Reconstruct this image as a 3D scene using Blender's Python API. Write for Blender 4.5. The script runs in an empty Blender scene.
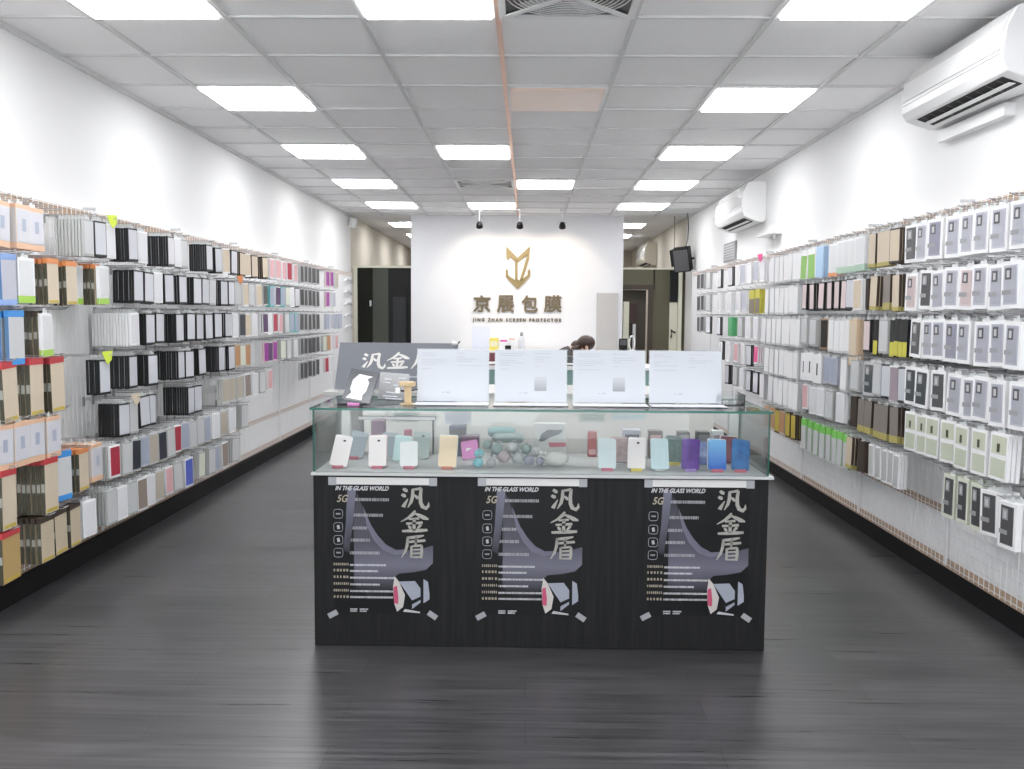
import bpy, bmesh, math, random
from mathutils import Vector, Matrix
R = random.Random(7)
D = bpy.data
SC = bpy.context.scene
COL = SC.collection
PI = math.pi

# ---------------------------------------------------------------- camera model (pixel -> world)
F, PT, YW, RL, CH = 907., .0778, .0174, .0069, 1.33

def ray(px, py):
    u = px - 512; v = py - 384.5
    c, s = math.cos(RL), math.sin(RL)
    u, v = c*u + s*v, -s*u + c*v
    x, y2, z2 = u/F, 1.0, -v/F
    cp, sp = math.cos(PT), math.sin(PT)
    y = cp*y2 + sp*z2; z = -sp*y2 + cp*z2
    cy, sy = math.cos(YW), math.sin(YW)
    return Vector((cy*x - sy*y, sy*x + cy*y, z))

def on_x(px, py, X):
    a = ray(px, py); t = X/a[0]; return Vector((X, a[1]*t, CH + a[2]*t))

def on_y(px, py, Y):
    a = ray(px, py); t = Y/a[1]; return Vector((a[0]*t, Y, CH + a[2]*t))

def on_z(px, py, Z):
    a = ray(px, py); t = (Z-CH)/a[2]; return Vector((a[0]*t, a[1]*t, Z))

# ---------------------------------------------------------------- materials
_m = {}

def mat(name, rgb, rough=.5, metal=0., spec=.5, emit=0., noise=0., nscale=8., bump=0., coat=0., alpha=1.):
    if name in _m:
        return _m[name]
    m = D.materials.new(name); m.use_nodes = True
    nt = m.node_tree; b = nt.nodes['Principled BSDF']
    c = (*rgb, 1)
    b.inputs['Base Color'].default_value = c
    b.inputs['Roughness'].default_value = rough
    b.inputs['Metallic'].default_value = metal
    b.inputs['Specular IOR Level'].default_value = spec
    b.inputs['Coat Weight'].default_value = coat
    b.inputs['Alpha'].default_value = alpha
    if emit:
        b.inputs['Emission Color'].default_value = c
        b.inputs['Emission Strength'].default_value = emit
    if noise or bump:
        tc = nt.nodes.new('ShaderNodeTexCoord')
        n = nt.nodes.new('ShaderNodeTexNoise'); n.inputs['Scale'].default_value = nscale
        n.inputs['Detail'].default_value = 4
        nt.links.new(tc.outputs['Object'], n.inputs['Vector'])
        if noise:
            mx = nt.nodes.new('ShaderNodeMix'); mx.data_type = 'RGBA'
            mx.inputs['A'].default_value = tuple(max(0, x*(1-noise)) for x in rgb) + (1,)
            mx.inputs['B'].default_value = tuple(min(1, x*(1+noise)) for x in rgb) + (1,)
            nt.links.new(n.outputs['Fac'], mx.inputs['Factor'])
            nt.links.new(mx.outputs['Result'], b.inputs['Base Color'])
        if bump:
            bp = nt.nodes.new('ShaderNodeBump'); bp.inputs['Strength'].default_value = bump
            bp.inputs['Distance'].default_value = .01
            nt.links.new(n.outputs['Fac'], bp.inputs['Height'])
            nt.links.new(bp.outputs['Normal'], b.inputs['Normal'])
    _m[name] = m
    return m

def glass_mat(name, tint, refl=1.0, rough=.0, extra=0.):
    m = D.materials.new(name); m.use_nodes = True
    nt = m.node_tree; nt.nodes.clear()
    out = nt.nodes.new('ShaderNodeOutputMaterial')
    tr = nt.nodes.new('ShaderNodeBsdfTransparent'); tr.inputs['Color'].default_value = (*tint, 1)
    gl = nt.nodes.new('ShaderNodeBsdfGlossy'); gl.inputs['Roughness'].default_value = rough
    fr = nt.nodes.new('ShaderNodeFresnel'); fr.inputs['IOR'].default_value = 1.45
    ma = nt.nodes.new('ShaderNodeMath'); ma.operation = 'MULTIPLY_ADD'
    ma.inputs[1].default_value = refl; ma.inputs[2].default_value = extra
    mx = nt.nodes.new('ShaderNodeMixShader')
    nt.links.new(fr.outputs[0], ma.inputs[0]); nt.links.new(ma.outputs[0], mx.inputs[0])
    nt.links.new(tr.outputs[0], mx.inputs[1]); nt.links.new(gl.outputs[0], mx.inputs[2])
    nt.links.new(mx.outputs[0], out.inputs[0])
    return m

def floor_mat():
    m = D.materials.new('dark_vinyl_planks'); m.use_nodes = True
    nt = m.node_tree; b = nt.nodes['Principled BSDF']
    tc = nt.nodes.new('ShaderNodeTexCoord')
    mp = nt.nodes.new('ShaderNodeMapping'); mp.inputs['Scale'].default_value = (.5, 14, 1)
    n = nt.nodes.new('ShaderNodeTexNoise'); n.inputs['Scale'].default_value = 3.5; n.inputs['Detail'].default_value = 8
    n.inputs['Roughness'].default_value = .62
    nt.links.new(tc.outputs['Object'], mp.inputs['Vector']); nt.links.new(mp.outputs[0], n.inputs['Vector'])
    br = nt.nodes.new('ShaderNodeTexBrick')
    br.inputs['Scale'].default_value = 1; br.inputs['Brick Width'].default_value = 1.2; br.inputs['Row Height'].default_value = .18
    br.inputs['Mortar Size'].default_value = .0015
    br.inputs['Color1'].default_value = (.75, .75, .75, 1); br.inputs['Color2'].default_value = (1, 1, 1, 1)
    br.inputs['Mortar'].default_value = (.35, .35, .35, 1)
    nt.links.new(tc.outputs['Object'], br.inputs['Vector'])
    cr = nt.nodes.new('ShaderNodeValToRGB')
    e = cr.color_ramp.elements
    e[0].position = .28; e[0].color = (.018, .018, .020, 1)
    e[1].position = .75; e[1].color = (.118, .115, .12, 1)
    nt.links.new(n.outputs['Fac'], cr.inputs[0])
    mx = nt.nodes.new('ShaderNodeMix'); mx.data_type = 'RGBA'; mx.blend_type = 'MULTIPLY'
    mx.inputs['Factor'].default_value = 1
    nt.links.new(cr.outputs[0], mx.inputs['A']); nt.links.new(br.outputs['Color'], mx.inputs['B'])
    nt.links.new(mx.outputs['Result'], b.inputs['Base Color'])
    mr = nt.nodes.new('ShaderNodeMapRange')
    mr.inputs['To Min'].default_value = .22; mr.inputs['To Max'].default_value = .38
    nt.links.new(n.outputs['Fac'], mr.inputs['Value']); nt.links.new(mr.outputs[0], b.inputs['Roughness'])
    bp = nt.nodes.new('ShaderNodeBump'); bp.inputs['Strength'].default_value = .12; bp.inputs['Distance'].default_value = .004
    nt.links.new(n.outputs['Fac'], bp.inputs['Height']); nt.links.new(bp.outputs[0], b.inputs['Normal'])
    b.inputs['Specular IOR Level'].default_value = .85
    return m

def grain_mat(name, c0, c1, scale=(60, 60, 3), rough=.45):
    m = D.materials.new(name); m.use_nodes = True
    nt = m.node_tree; b = nt.nodes['Principled BSDF']
    tc = nt.nodes.new('ShaderNodeTexCoord')
    mp = nt.nodes.new('ShaderNodeMapping'); mp.inputs['Scale'].default_value = scale
    n = nt.nodes.new('ShaderNodeTexNoise'); n.inputs['Scale'].default_value = 1; n.inputs['Detail'].default_value = 6
    cr = nt.nodes.new('ShaderNodeValToRGB'); e = cr.color_ramp.elements
    e[0].position = .3; e[0].color = (*c0, 1); e[1].position = .7; e[1].color = (*c1, 1)
    nt.links.new(tc.outputs['Object'], mp.inputs[0]); nt.links.new(mp.outputs[0], n.inputs['Vector'])
    nt.links.new(n.outputs['Fac'], cr.inputs[0]); nt.links.new(cr.outputs[0], b.inputs['Base Color'])
    b.inputs['Roughness'].default_value = rough; b.inputs['Specular IOR Level'].default_value = .25
    return m

def grad_mat(name, c0, c1, axis='Z', rough=.25):
    """a printed two-colour fade across the object's own extent"""
    m = D.materials.new(name); m.use_nodes = True
    nt = m.node_tree; b = nt.nodes['Principled BSDF']
    tc = nt.nodes.new('ShaderNodeTexCoord'); sx = nt.nodes.new('ShaderNodeSeparateXYZ')
    cr = nt.nodes.new('ShaderNodeValToRGB'); e = cr.color_ramp.elements
    e[0].position = .05; e[0].color = (*c0, 1); e[1].position = .95; e[1].color = (*c1, 1)
    nt.links.new(tc.outputs['Generated'], sx.inputs[0]); nt.links.new(sx.outputs[axis], cr.inputs[0])
    nt.links.new(cr.outputs[0], b.inputs['Base Color']); b.inputs['Roughness'].default_value = rough
    return m

WALL = mat('warm_white_paint', (.83, .83, .83), .7, noise=.015, nscale=2, bump=.03)
CEIL = mat('grey_white_ceiling_tile', (.95, .945, .95), .85, noise=.015, nscale=40, bump=.08)
TBAR = mat('white_t_bar', (.70, .70, .70), .5)
TBAR2 = mat('reflection_tinted_t_bar', (.9, .62, .5), .38, metal=.85)  # warm spotlight reflection tinted into the bar's metal colour
BACKW = mat('beige_paint', (.62, .57, .49), .8, noise=.03)
LAMPM = mat('lit_diffuser', (.98, .985, 1), .5, emit=11.6)
LAMPO = mat('unlit_diffuser_painted_reflection', (.84, .64, .53), .22, spec=.7)  # peach lamp reflection painted into the colour of an unlit panel
ALU = mat('aluminium', (.62, .62, .6), .35, metal=.8)
CHR = mat('bright_chrome', (.75, .75, .76), .18, metal=1)
WIRE = mat('grey_wire', (.42, .42, .43), .35, metal=.6)
WWIRE = mat('white_coated_wire', (.88, .88, .88), .4)
BOARD = mat('white_backing_board', (.90, .90, .91), .6)
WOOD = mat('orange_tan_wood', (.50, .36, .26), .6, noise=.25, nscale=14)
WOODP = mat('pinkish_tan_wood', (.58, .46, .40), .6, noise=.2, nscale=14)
KICK = mat('black_kick_board', (.008, .008, .009), .6, spec=.2, noise=.3)
BLK = mat('black_plastic', (.012, .013, .014), .3)
BLKM = mat('matt_black', (.012, .012, .012), .6, spec=.3)
DGRY = mat('dark_grey_plastic', (.09, .09, .095), .4)
GRYP = mat('mid_grey_plastic', (.3, .3, .31), .4)
LGRY = mat('light_grey_plastic', (.55, .55, .56), .4)
WHTP = mat('white_plastic', (.85, .85, .85), .3)
WHTC = mat('white_card', (.86, .86, .87), .5)
FILM = mat('pale_film_window', (.68, .69, .74), .14, coat=.5)
CLEAR = mat('clear_tab', (.7, .72, .72), .2)
GOLD = mat('brushed_gold', (.26, .20, .095), .5, metal=.35)
GOLDD = mat('dark_bronze_lettering', (.17, .135, .085), .45, metal=.3)
DESKG = mat('grey_deck', (.52, .53, .53), .5, noise=.05)
BLKWOOD = grain_mat('black_wood_grain', (.007, .0072, .0076), (.0165, .0165, .017), rough=.6)
FLOORM = floor_mat()
GLASS = glass_mat('green_tinted_glass', (.985, .996, .992), .8)
ACRYL = glass_mat('clear_acrylic', (.97, .98, .98), 1.0)
GEDGE = mat('green_glass_edge', (.03, .16, .12), .15)
PAPER = mat('white_paper', (.60, .625, .67), .45)
INKL = mat('pale_grey_ink', (.47, .49, .54), .5)
INKG = mat('grey_ink', (.32, .34, .38), .5)
SKIN = mat('skin', (.62, .40, .30), .5)
HAIR = mat('dark_brown_hair', (.045, .022, .014), .4, noise=.3, nscale=60)
SHIRT = mat('charcoal_shirt', (.06, .055, .055), .85)
TROUS = mat('dark_blue_trousers', (.03, .035, .06), .85)

# ---------------------------------------------------------------- mesh builder
class MB:
    def __init__(s):
        s.v = []; s.f = []; s.mi = []; s.mats = []; s.sm = []
    def m(s, mt):
        if mt not in s.mats: s.mats.append(mt)
        return s.mats.index(mt)
    def add(s, vs, fs, mt, smooth=False):
        b = len(s.v); i = s.m(mt)
        s.v += [tuple(v) for v in vs]
        for f in fs:
            s.f.append(tuple(b+k for k in f)); s.mi.append(i); s.sm.append(smooth)
        return s
    def box(s, lo, hi, mt, M=None):
        x0, y0, z0 = lo; x1, y1, z1 = hi
        vs = [Vector(p) for p in ((x0,y0,z0),(x1,y0,z0),(x1,y1,z0),(x0,y1,z0),(x0,y0,z1),(x1,y0,z1),(x1,y1,z1),(x0,y1,z1))]
        if M is not None: vs = [M @ v for v in vs]
        return s.add(vs, [(3,2,1,0),(4,5,6,7),(0,1,5,4),(1,2,6,5),(2,3,7,6),(3,0,4,7)], mt)
    def prism(s, pts, axis, a, b, mt, M=None, smooth=False):
        """pts: 2-D polygon; axis 'x','y','z' is the direction it is drawn out along"""
        def P(p, t):
            v = {'x': (t, p[0], p[1]), 'y': (p[0], t, p[1]), 'z': (p[0], p[1], t)}[axis]
            v = Vector(v)
            return M @ v if M is not None else v
        n = len(pts)
        vs = [P(p, a) for p in pts] + [P(p, b) for p in pts]
        fs = [tuple(range(n)), tuple(range(2*n-1, n-1, -1))] 
        fs += [(i, (i+1) % n, n+(i+1) % n, n+i) for i in range(n)]
        return s.add(vs, fs, mt, smooth)
    def tube(s, pts, r, mt, n=6, closed=False):
        pts = [Vector(p) for p in pts]; k = len(pts); rs = r if isinstance(r, (list, tuple)) else [r]*k
        vs = []; up = Vector((0, 0, 1))
        for i, p in enumerate(pts):
            d = (pts[(i+1) % k] - pts[i-1]) if closed else (pts[min(i+1, k-1)] - pts[max(i-1, 0)])
            d.normalize()
            u = up if abs(d.dot(up)) < .95 else Vector((1, 0, 0))
            a = d.cross(u).normalized(); b = d.cross(a).normalized()
            for j in range(n):
                t = 2*PI*j/n
                vs.append(p + (a*math.cos(t) + b*math.sin(t))*rs[i])
        fs = []
        for i in range(k if closed else k-1):
            i2 = (i+1) % k
            for j in range(n):
                fs.append((i*n+j, i*n+(j+1) % n, i2*n+(j+1) % n, i2*n+j))
        if not closed:
            fs.append(tuple(range(n-1, -1, -1))); fs.append(tuple(range((k-1)*n, k*n)))
        return s.add(vs, fs, mt, True)
    def lathe(s, prof, mt, n=24, M=None):
        """prof: (r, z) pairs round the z axis"""
        vs = []
        for r, z in prof:
            for j in range(n):
                t = 2*PI*j/n; v = Vector((r*math.cos(t), r*math.sin(t), z))
                vs.append(M @ v if M is not None else v)
        fs = []
        for i in range(len(prof)-1):
            for j in range(n):
                fs.append((i*n+j, i*n+(j+1) % n, (i+1)*n+(j+1) % n, (i+1)*n+j))
        fs.append(tuple(range(n-1, -1, -1))); k = (len(prof)-1)*n
        fs.append(tuple(range(k, k+n)))
        return s.add(vs, fs, mt, True)
    def ball(s, c, r, mt, n=14, sc=(1, 1, 1), lump=0):
        vs = []; fs = []; h = n//2
        for i in range(h+1):
            a = PI*i/h
            for j in range(n):
                t = 2*PI*j/n; q = r*(1 + lump*math.sin(3*t+2*a)*math.sin(a))
                vs.append((c[0]+q*sc[0]*math.sin(a)*math.cos(t), c[1]+q*sc[1]*math.sin(a)*math.sin(t), c[2]+q*sc[2]*math.cos(a)))
        for i in range(h):
            for j in range(n):
                fs.append((i*n+j, i*n+(j+1) % n, (i+1)*n+(j+1) % n, (i+1)*n+j))
        return s.add(vs, fs, mt, True)
    def mesh(s, name, bevel=0.):
        me = D.meshes.new(name)
        bm = bmesh.new()
        vv = [bm.verts.new(v) for v in s.v]
        for f, i, sm in zip(s.f, s.mi, s.sm):
            try:
                q = bm.faces.new([vv[k] for k in f]); q.material_index = i; q.smooth = sm
            except ValueError:
                pass
        bmesh.ops.remove_doubles(bm, verts=bm.verts, dist=1e-6) if any(s.sm) else None
        bmesh.ops.recalc_face_normals(bm, faces=bm.faces)
        if bevel:
            bmesh.ops.bevel(bm, geom=[e for e in bm.edges if e.is_manifold and e.calc_face_angle(0) > .5], offset=bevel, segments=2, affect='EDGES', profile=.5)
        bm.to_mesh(me); bm.free()
        for mt in s.mats: me.materials.append(mt)
        return me
    def obj(s, name, parent=None, bevel=0., loc=None):
        o = D.objects.new(name, s.mesh(name, bevel)); COL.objects.link(o)
        if parent is not None: o.parent = parent
        if loc is not None: o.location = loc
        return o

def tag(o, label, cat, group=None, kind=None):
    o['label'] = label; o['category'] = cat
    if group: o['group'] = group
    if kind: o['kind'] = kind
    return o

def thing(name, label, cat, loc=(0, 0, 0), rz=0, group=None):
    o = D.objects.new(name, None); COL.objects.link(o)
    o.location = loc; o.rotation_euler = (0, 0, rz); o.empty_display_size = .05
    return tag(o, label, cat, group)

def struct(o):
    o['kind'] = 'structure'; return o

def text_mesh(body, size, mt, extrude=.001, offset=0., shear=0., align='CENTER', spacing=1.):
    cu = D.curves.new('lettering', 'FONT'); cu.body = body; cu.size = size
    cu.extrude = extrude; cu.offset = offset; cu.shear = shear; cu.align_x = align
    cu.space_character = spacing; cu.resolution_u = 3
    ob = D.objects.new('lettering_curve', cu); COL.objects.link(ob)
    bpy.context.view_layer.update()
    dg = bpy.context.evaluated_depsgraph_get()
    me = D.meshes.new_from_object(ob.evaluated_get(dg))
    D.objects.remove(ob); D.curves.remove(cu)
    me.materials.clear(); me.materials.append(mt)
    return me

def text_obj(name, body, size, mt, parent, loc, rot=(PI/2, 0, 0), fit=None, bold=0., **k):
    me = text_mesh(body, size, mt, **k)
    if fit:   # scale the outline to (width, height), centred on its box
        xs = [v.co.x for v in me.vertices]; ys = [v.co.y for v in me.vertices]
        if xs:
            w = max(xs)-min(xs); h = max(ys)-min(ys)
            sx = fit[0]/w; sy = fit[1]/h
            cx = (max(xs)+min(xs))/2; cy = (max(ys)+min(ys))/2
            for v in me.vertices: v.co.x = (v.co.x-cx)*sx; v.co.y = (v.co.y-cy)*sy
    if bold:   # thicken the strokes: shifted copies joined into one outline
        bm = bmesh.new(); st = [(0, 0)] + [(bold*math.cos(q*PI/4), bold*math.sin(q*PI/4)) for q in range(8)]
        for i, (dx, dy) in enumerate(st):
            k0 = len(bm.verts); bm.from_mesh(me); bm.verts.ensure_lookup_table()
            for v in bm.verts[k0:]: v.co.x += dx; v.co.y += dy; v.co.z += .00007*i
        bm.to_mesh(me); bm.free()
    o = D.objects.new(name, me); COL.objects.link(o)
    o.location = loc; o.rotation_euler = rot
    if parent is not None: o.parent = parent
    return o

# ================================================================ THE ROOM
HC = 2.64
XL, XR = -2.425, 2.13
YB = 12.28          # face of the sign wall
YF = -2.6
T = .605; GX = -1.9596; GY = 3.53
b = MB(); b.box((XL-.1, YF, -.1), (XR+.1, 19.2, 0), FLOORM); fl = struct(b.obj('floor'))
b = MB(); b.box((XL-.1, YF, HC+.006), (XR+.1, 19.2, HC+.1), CEIL); struct(b.obj('ceiling'))
b = MB(); b.box((XL-.1, YF, 0), (XL, 12.4, HC+.006), WALL); struct(b.obj('wall_left'))
b = MB(); b.box((XR, YF, 0), (XR+.1, 12.4, HC+.006), WALL); struct(b.obj('wall_right'))
b = MB(); b.box((-1.585, YB, 0), (1.268, YB+.12, HC+.006), mat('white_panelling', (.77, .775, .80), .5, noise=.015))
struct(b.obj('wall_back'))
# store room behind the sign wall
b = MB(); b.box((XL-.1, 12.4, 0), (XL, 19.2, HC+.006), BACKW); struct(b.obj('wall_left_rear'))
b = MB(); b.box((XR, 12.4, 0), (XR+.1, 19.2, HC+.006), BACKW); struct(b.obj('wall_right_rear'))
b = MB(); b.box((XL-.1, 19.0, 0), (XR+.1, 19.2, HC+.006), BACKW); struct(b.obj('wall_rear'))
b = MB(); b.box((XL, YF, 0), (XL+.4, YF+.06, HC), WALL); b.box((XR-.4, YF, 0), (XR, YF+.06, HC), WALL); b.box((XL+.4, YF, 2.3), (XR-.4, YF+.06, HC), WALL)
struct(b.obj('wall_front'))
# ceiling grid bars
b = MB()
cols = [GX + i*T for i in range(0, 7)]
for i, x in enumerate(cols):
    if i != 3: b.box((x-.011, YF, HC-.006), (x+.011, YB, HC+.006), TBAR)
k0 = int((YF-GY)/T)
for k in range(k0, 15):
    y = GY + k*T
    b.box((XL, y-.009, HC-.004), (XR, y+.009, HC+.006), TBAR)
struct(b.obj('trim_1'))
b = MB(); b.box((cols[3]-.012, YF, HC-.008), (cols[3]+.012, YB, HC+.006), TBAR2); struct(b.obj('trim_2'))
b = MB()
for xs in (XL, XR-.02): b.box((xs, YF, HC-.02), (xs+.02, YB+.1, HC+.006), TBAR)
struct(b.obj('trim_3'))

# ceiling lights
ORD = ['first', 'second', 'third', 'fourth', 'fifth', 'sixth', 'seventh', 'eighth', 'ninth', 'tenth', 'eleventh', 'twelfth', 'thirteenth', 'fourteenth', 'fifteenth', 'sixteenth', 'seventeenth', 'eighteenth', 'nineteenth', 'twentieth', 'twenty-first', 'twenty-second', 'twenty-third', 'twenty-fourth', 'twenty-fifth', 'twenty-sixth', 'twenty-seventh', 'twenty-eighth', 'twenty-ninth', 'thirtieth'] + ['thirty-'+w for w in ('first', 'second', 'third', 'fourth', 'fifth', 'sixth', 'seventh', 'eighth', 'ninth')] + ['fortieth', 'forty-first', 'forty-second', 'forty-third', 'forty-fourth']

def light_proto():
    r = MB()
    h = T/2-.006
    r.box((-h, -h, -.012), (h, -h+.022, 0), WHTP); r.box((-h, h-.022, -.012), (h, h, 0), WHTP)
    r.box((-h, -h+.022, -.012), (-h+.022, h-.022, 0), WHTP); r.box((h-.022, -h+.022, -.012), (h, h-.022, 0), WHTP)
    d = MB(); d.box((-h+.022, -h+.022, -.022), (h-.022, h-.022, 0), LAMPM)  # dropped below the frame so added glowing sides brighten the ceiling
    return r.mesh('frame'), d.mesh('diffuser')
LF, LD = light_proto()
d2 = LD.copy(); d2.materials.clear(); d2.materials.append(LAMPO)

def ceiling_light(x, y, label, lit=True):
    t = thing('ceiling_light', label, 'ceiling light', (x, y, HC+.004), 0, 'square ceiling lights')
    for n, me in (('frame', LF), ('diffuser', LD if lit else d2)):
        o = D.objects.new(n, me); COL.objects.link(o); o.parent = t
    return t
side = {0: 'the left wall', 5: 'the air conditioner wall', 2: 'the middle', 3: 'the middle'}
for q, (row, cc) in enumerate(((-6, (0, 2, 5)), (-3, (0, 2, 5)), (0, (0, 2, 5)), (3, (0, 5)), (6, (0, 2, 5)), (9, (0, 3, 5)), (12, (0, 2, 5)))):
    for c in cc:
        where = {2: 'in the middle of the', 3: 'in the middle of the', 0: 'on the left side of the', 5: 'on the right side of the'}[c]
        if q < 2:
            lab = 'lit square ceiling light %s %s row behind the camera' % (where, ['second', 'nearer'][q])
        else:
            lab = 'lit square ceiling light %s %s row from the front' % (where, ORD[q-2])
        ceiling_light(GX+(c+.5)*T, GY+(row+.5)*T, lab)
ceiling_light(GX+3.5*T, GY+3.5*T, 'unlit square ceiling panel with a painted-in peach reflection beside the orange-tinted bar', lit=False)
for (x, y, lab) in ((1.4, 13.5, 'lit ceiling light behind the sign wall above the open doorway, nearer one'), (1.4, 15.3, 'lit ceiling light behind the sign wall above the doorway, second one'), (-1.75, 13.5, 'lit ceiling light behind the sign wall above the dark door, nearer one'), (-1.75, 15.4, 'lit ceiling light behind the sign wall above the dark door, second one'), (-1.75, 17.3, 'lit ceiling light behind the sign wall above the dark door, third one'), (1.4, 17.2, 'lit ceiling light behind the sign wall above the doorway, third one')):
    ceiling_light(x, y, lab)

# ceiling fan grilles
def fan(x, y, label):
    t = thing('ceiling_fan_grille', label, 'ceiling fan', (x, y, HC+.004), 0, 'square ceiling fans')
    h = T/2-.006
    f = MB()
    f.box((-h, -h, -.014), (h, -h+.03, 0), WHTP); f.box((-h, h-.03, -.014), (h, h, 0), WHTP)
    f.box((-h, -h+.03, -.014), (-h+.03, h-.03, 0), WHTP); f.box((h-.03, -h+.03, -.014), (h, h-.03, 0), WHTP)
    f.obj('frame', t)
    g = MB()
    for rr in [.04 + .022*i for i in range(11)]:
        g.tube([(rr*math.cos(2*PI*j/32), rr*math.sin(2*PI*j/32), -.012) for j in range(32)], .0028, WHTP, 4, True)
    for j in range(4):
        a = PI/4 + j*PI/2; c, s = math.cos(a), math.sin(a)
        M = Matrix.Rotation(a, 4, 'Z')
        g.box((.03, -.016, -.016), (.38, .016, -.011), WHTP, M)
    g.lathe([(0.001, -.018), (.04, -.018), (.045, -.01), (.001, -.01)], WHTP, 16)
    g.obj('round_grille', t)
    p = MB(); p.box((-h+.03, -h+.03, -.003), (h-.03, h-.03, -.001), DGRY); p.obj('dark_recess', t)
    for j in range(5):
        B = MB(); M = Matrix.Rotation(2*PI*j/5, 4, 'Z') @ Matrix.Rotation(.12, 4, 'X')
        B.prism([(.03, -.03), (.22, -.07), (.25, .02), (.05, .035)], 'z', -.0065, -.0045, LGRY, M)
        B.obj('blade', t)
fan(GX+3.5*T, GY+.5*T, 'square white ceiling fan grille next to the first row of lights')
fan(GX+2.5*T, GY+9.5*T, 'square white ceiling fan grille beside the fourth light row near the sign')

# ---------------------------------------------------------------- back openings beside the sign wall
YP = 12.46
OLV = mat('olive_partition', (.105, .098, .058), .55, noise=.06, nscale=3)
OLVD = mat('dark_olive_door', (.010, .011, .007), .6, spec=.2)
GRNG = mat('grey_green_panel', (.05, .056, .042), .5)
CREAM = mat('cream_frame', (.72, .71, .58), .5)
BRN = mat('dark_brown_wood', (.05, .034, .022), .45)
MAR = mat('dark_maroon', (.035, .01, .008), .5)
b = MB(); b.box((XL, YP, 0), (-2.395, YP+.08, 1.965), BACKW); b.box((XL, YP-.005, 1.945), (-1.5, YP+.085, 1.972), CREAM)
struct(b.obj('trim_4'))
b = MB(); b.box((-2.392, YP-.02, 0), (-2.345, YP+.03, 1.944), CREAM); struct(b.obj('trim_5'))
dr = MB(); dr.box((-2.343, YP, 0), (-2.142, YP+.04, 1.944), OLVD); dr.prism([(-2.343, 1.93), (-2.15, 1.9), (-2.15, .02), (-2.343, .02)], 'y', YP-.006, YP, OLVD)
d1 = struct(dr.obj('door_1'))
h = MB(); h.box((-2.172, YP-.045, 1.42), (-2.15, YP-.006, 1.5), LGRY); h.obj('door_handle', d1)
b = MB(); b.box((-2.14, YP+.02, 0), (-1.925, YP+.06, 1.944), GRNG); struct(b.obj('wall_partition'))
b = MB(); b.box((-1.925, YP+.03, 0), (-1.5, YP+.06, 1.944), BLKM)
b.box((-1.86, YP+.0, 0), (-1.68, YP+.03, 1.55), BLK)
struct(b.obj('door_2'))
# right-hand side: olive partition with a brown door frame
b = MB()
b.box((1.2, YP, 1.735), (1.72, YP+.08, 1.944), OLV); b.box((1.70, YP, 0), (XR, YP+.08, 1.944), OLV)
struct(b.obj('wall_partition_right'))
b = MB(); b.box((1.2, YP-.006, 1.944), (2.04, YP+.09, 1.966), CREAM); struct(b.obj('trim_6'))
b = MB(); b.box((1.2, YP-.02, 1.67), (1.72, YP, 1.735), BRN); b.box((1.63, YP-.02, 0), (1.70, YP, 1.67), BRN); b.box((1.70, YP-.015, 0), (1.735, YP, 1.67), mat('olive_brown_jamb', (.1, .085, .05), .5)); struct(b.obj('trim_7'))
b = MB(); b.box((1.2, YP+.2, 0), (1.63, YP+.24, 1.67), mat('muted_brown_door', (.075, .062, .045), .5)); struct(b.obj('door_3'))  # even brown leaf set back behind the frame
b = MB(); b.box((2.035, YP-.06, 0), (2.085, YP-.01, 1.966), CREAM); struct(b.obj('trim_8'))
b = MB(); b.box((1.925, YP-.04, 1.505), (2.03, YP, 1.93), BLKM); tag(b.obj('black_wall_panel'), 'black panel high on the olive partition beside the white door post', 'panel')
b = MB(); b.box((1.925, YP-.02, 0), (2.03, YP, 1.5), CREAM); tag(b.obj('cream_notice_board'), 'cream narrow board below the black panel on the olive partition', 'board')
b = MB(); b.box((1.30, YP-.015, 0), (1.375, YP+.1, 1.505), CREAM); tag(b.obj('cream_roller_banner'), 'cream narrow banner at the sign-wall side of the brown doorway', 'banner')
b = MB(); b.box((1.385, YP-.01, 1.22), (1.475, YP+.1, 1.5), MAR); b.box((1.37, YP-.012, 1.49), (1.49, YP+.1, 1.515), BRN); tag(b.obj('maroon_wall_cloth'), 'dark maroon cloth hanging in the brown doorway', 'cloth')
b = MB(); b.box((1.43, YP-.01, 0), (1.47, YP+.05, 1.2), LGRY); tag(b.obj('grey_metal_post'), 'slim grey post standing in the brown doorway under the maroon cloth', 'post')
b = MB(); b.tube([(1.95, YP-.034, 1.02), (1.955, YP-.034, 1.13), (1.985, YP-.034, 1.09), (2.01, YP-.034, 1.1)], .012, BLK); tag(b.obj('black_coat_hook'), 'small black curved hook fixed on the cream board', 'hook')

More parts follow.
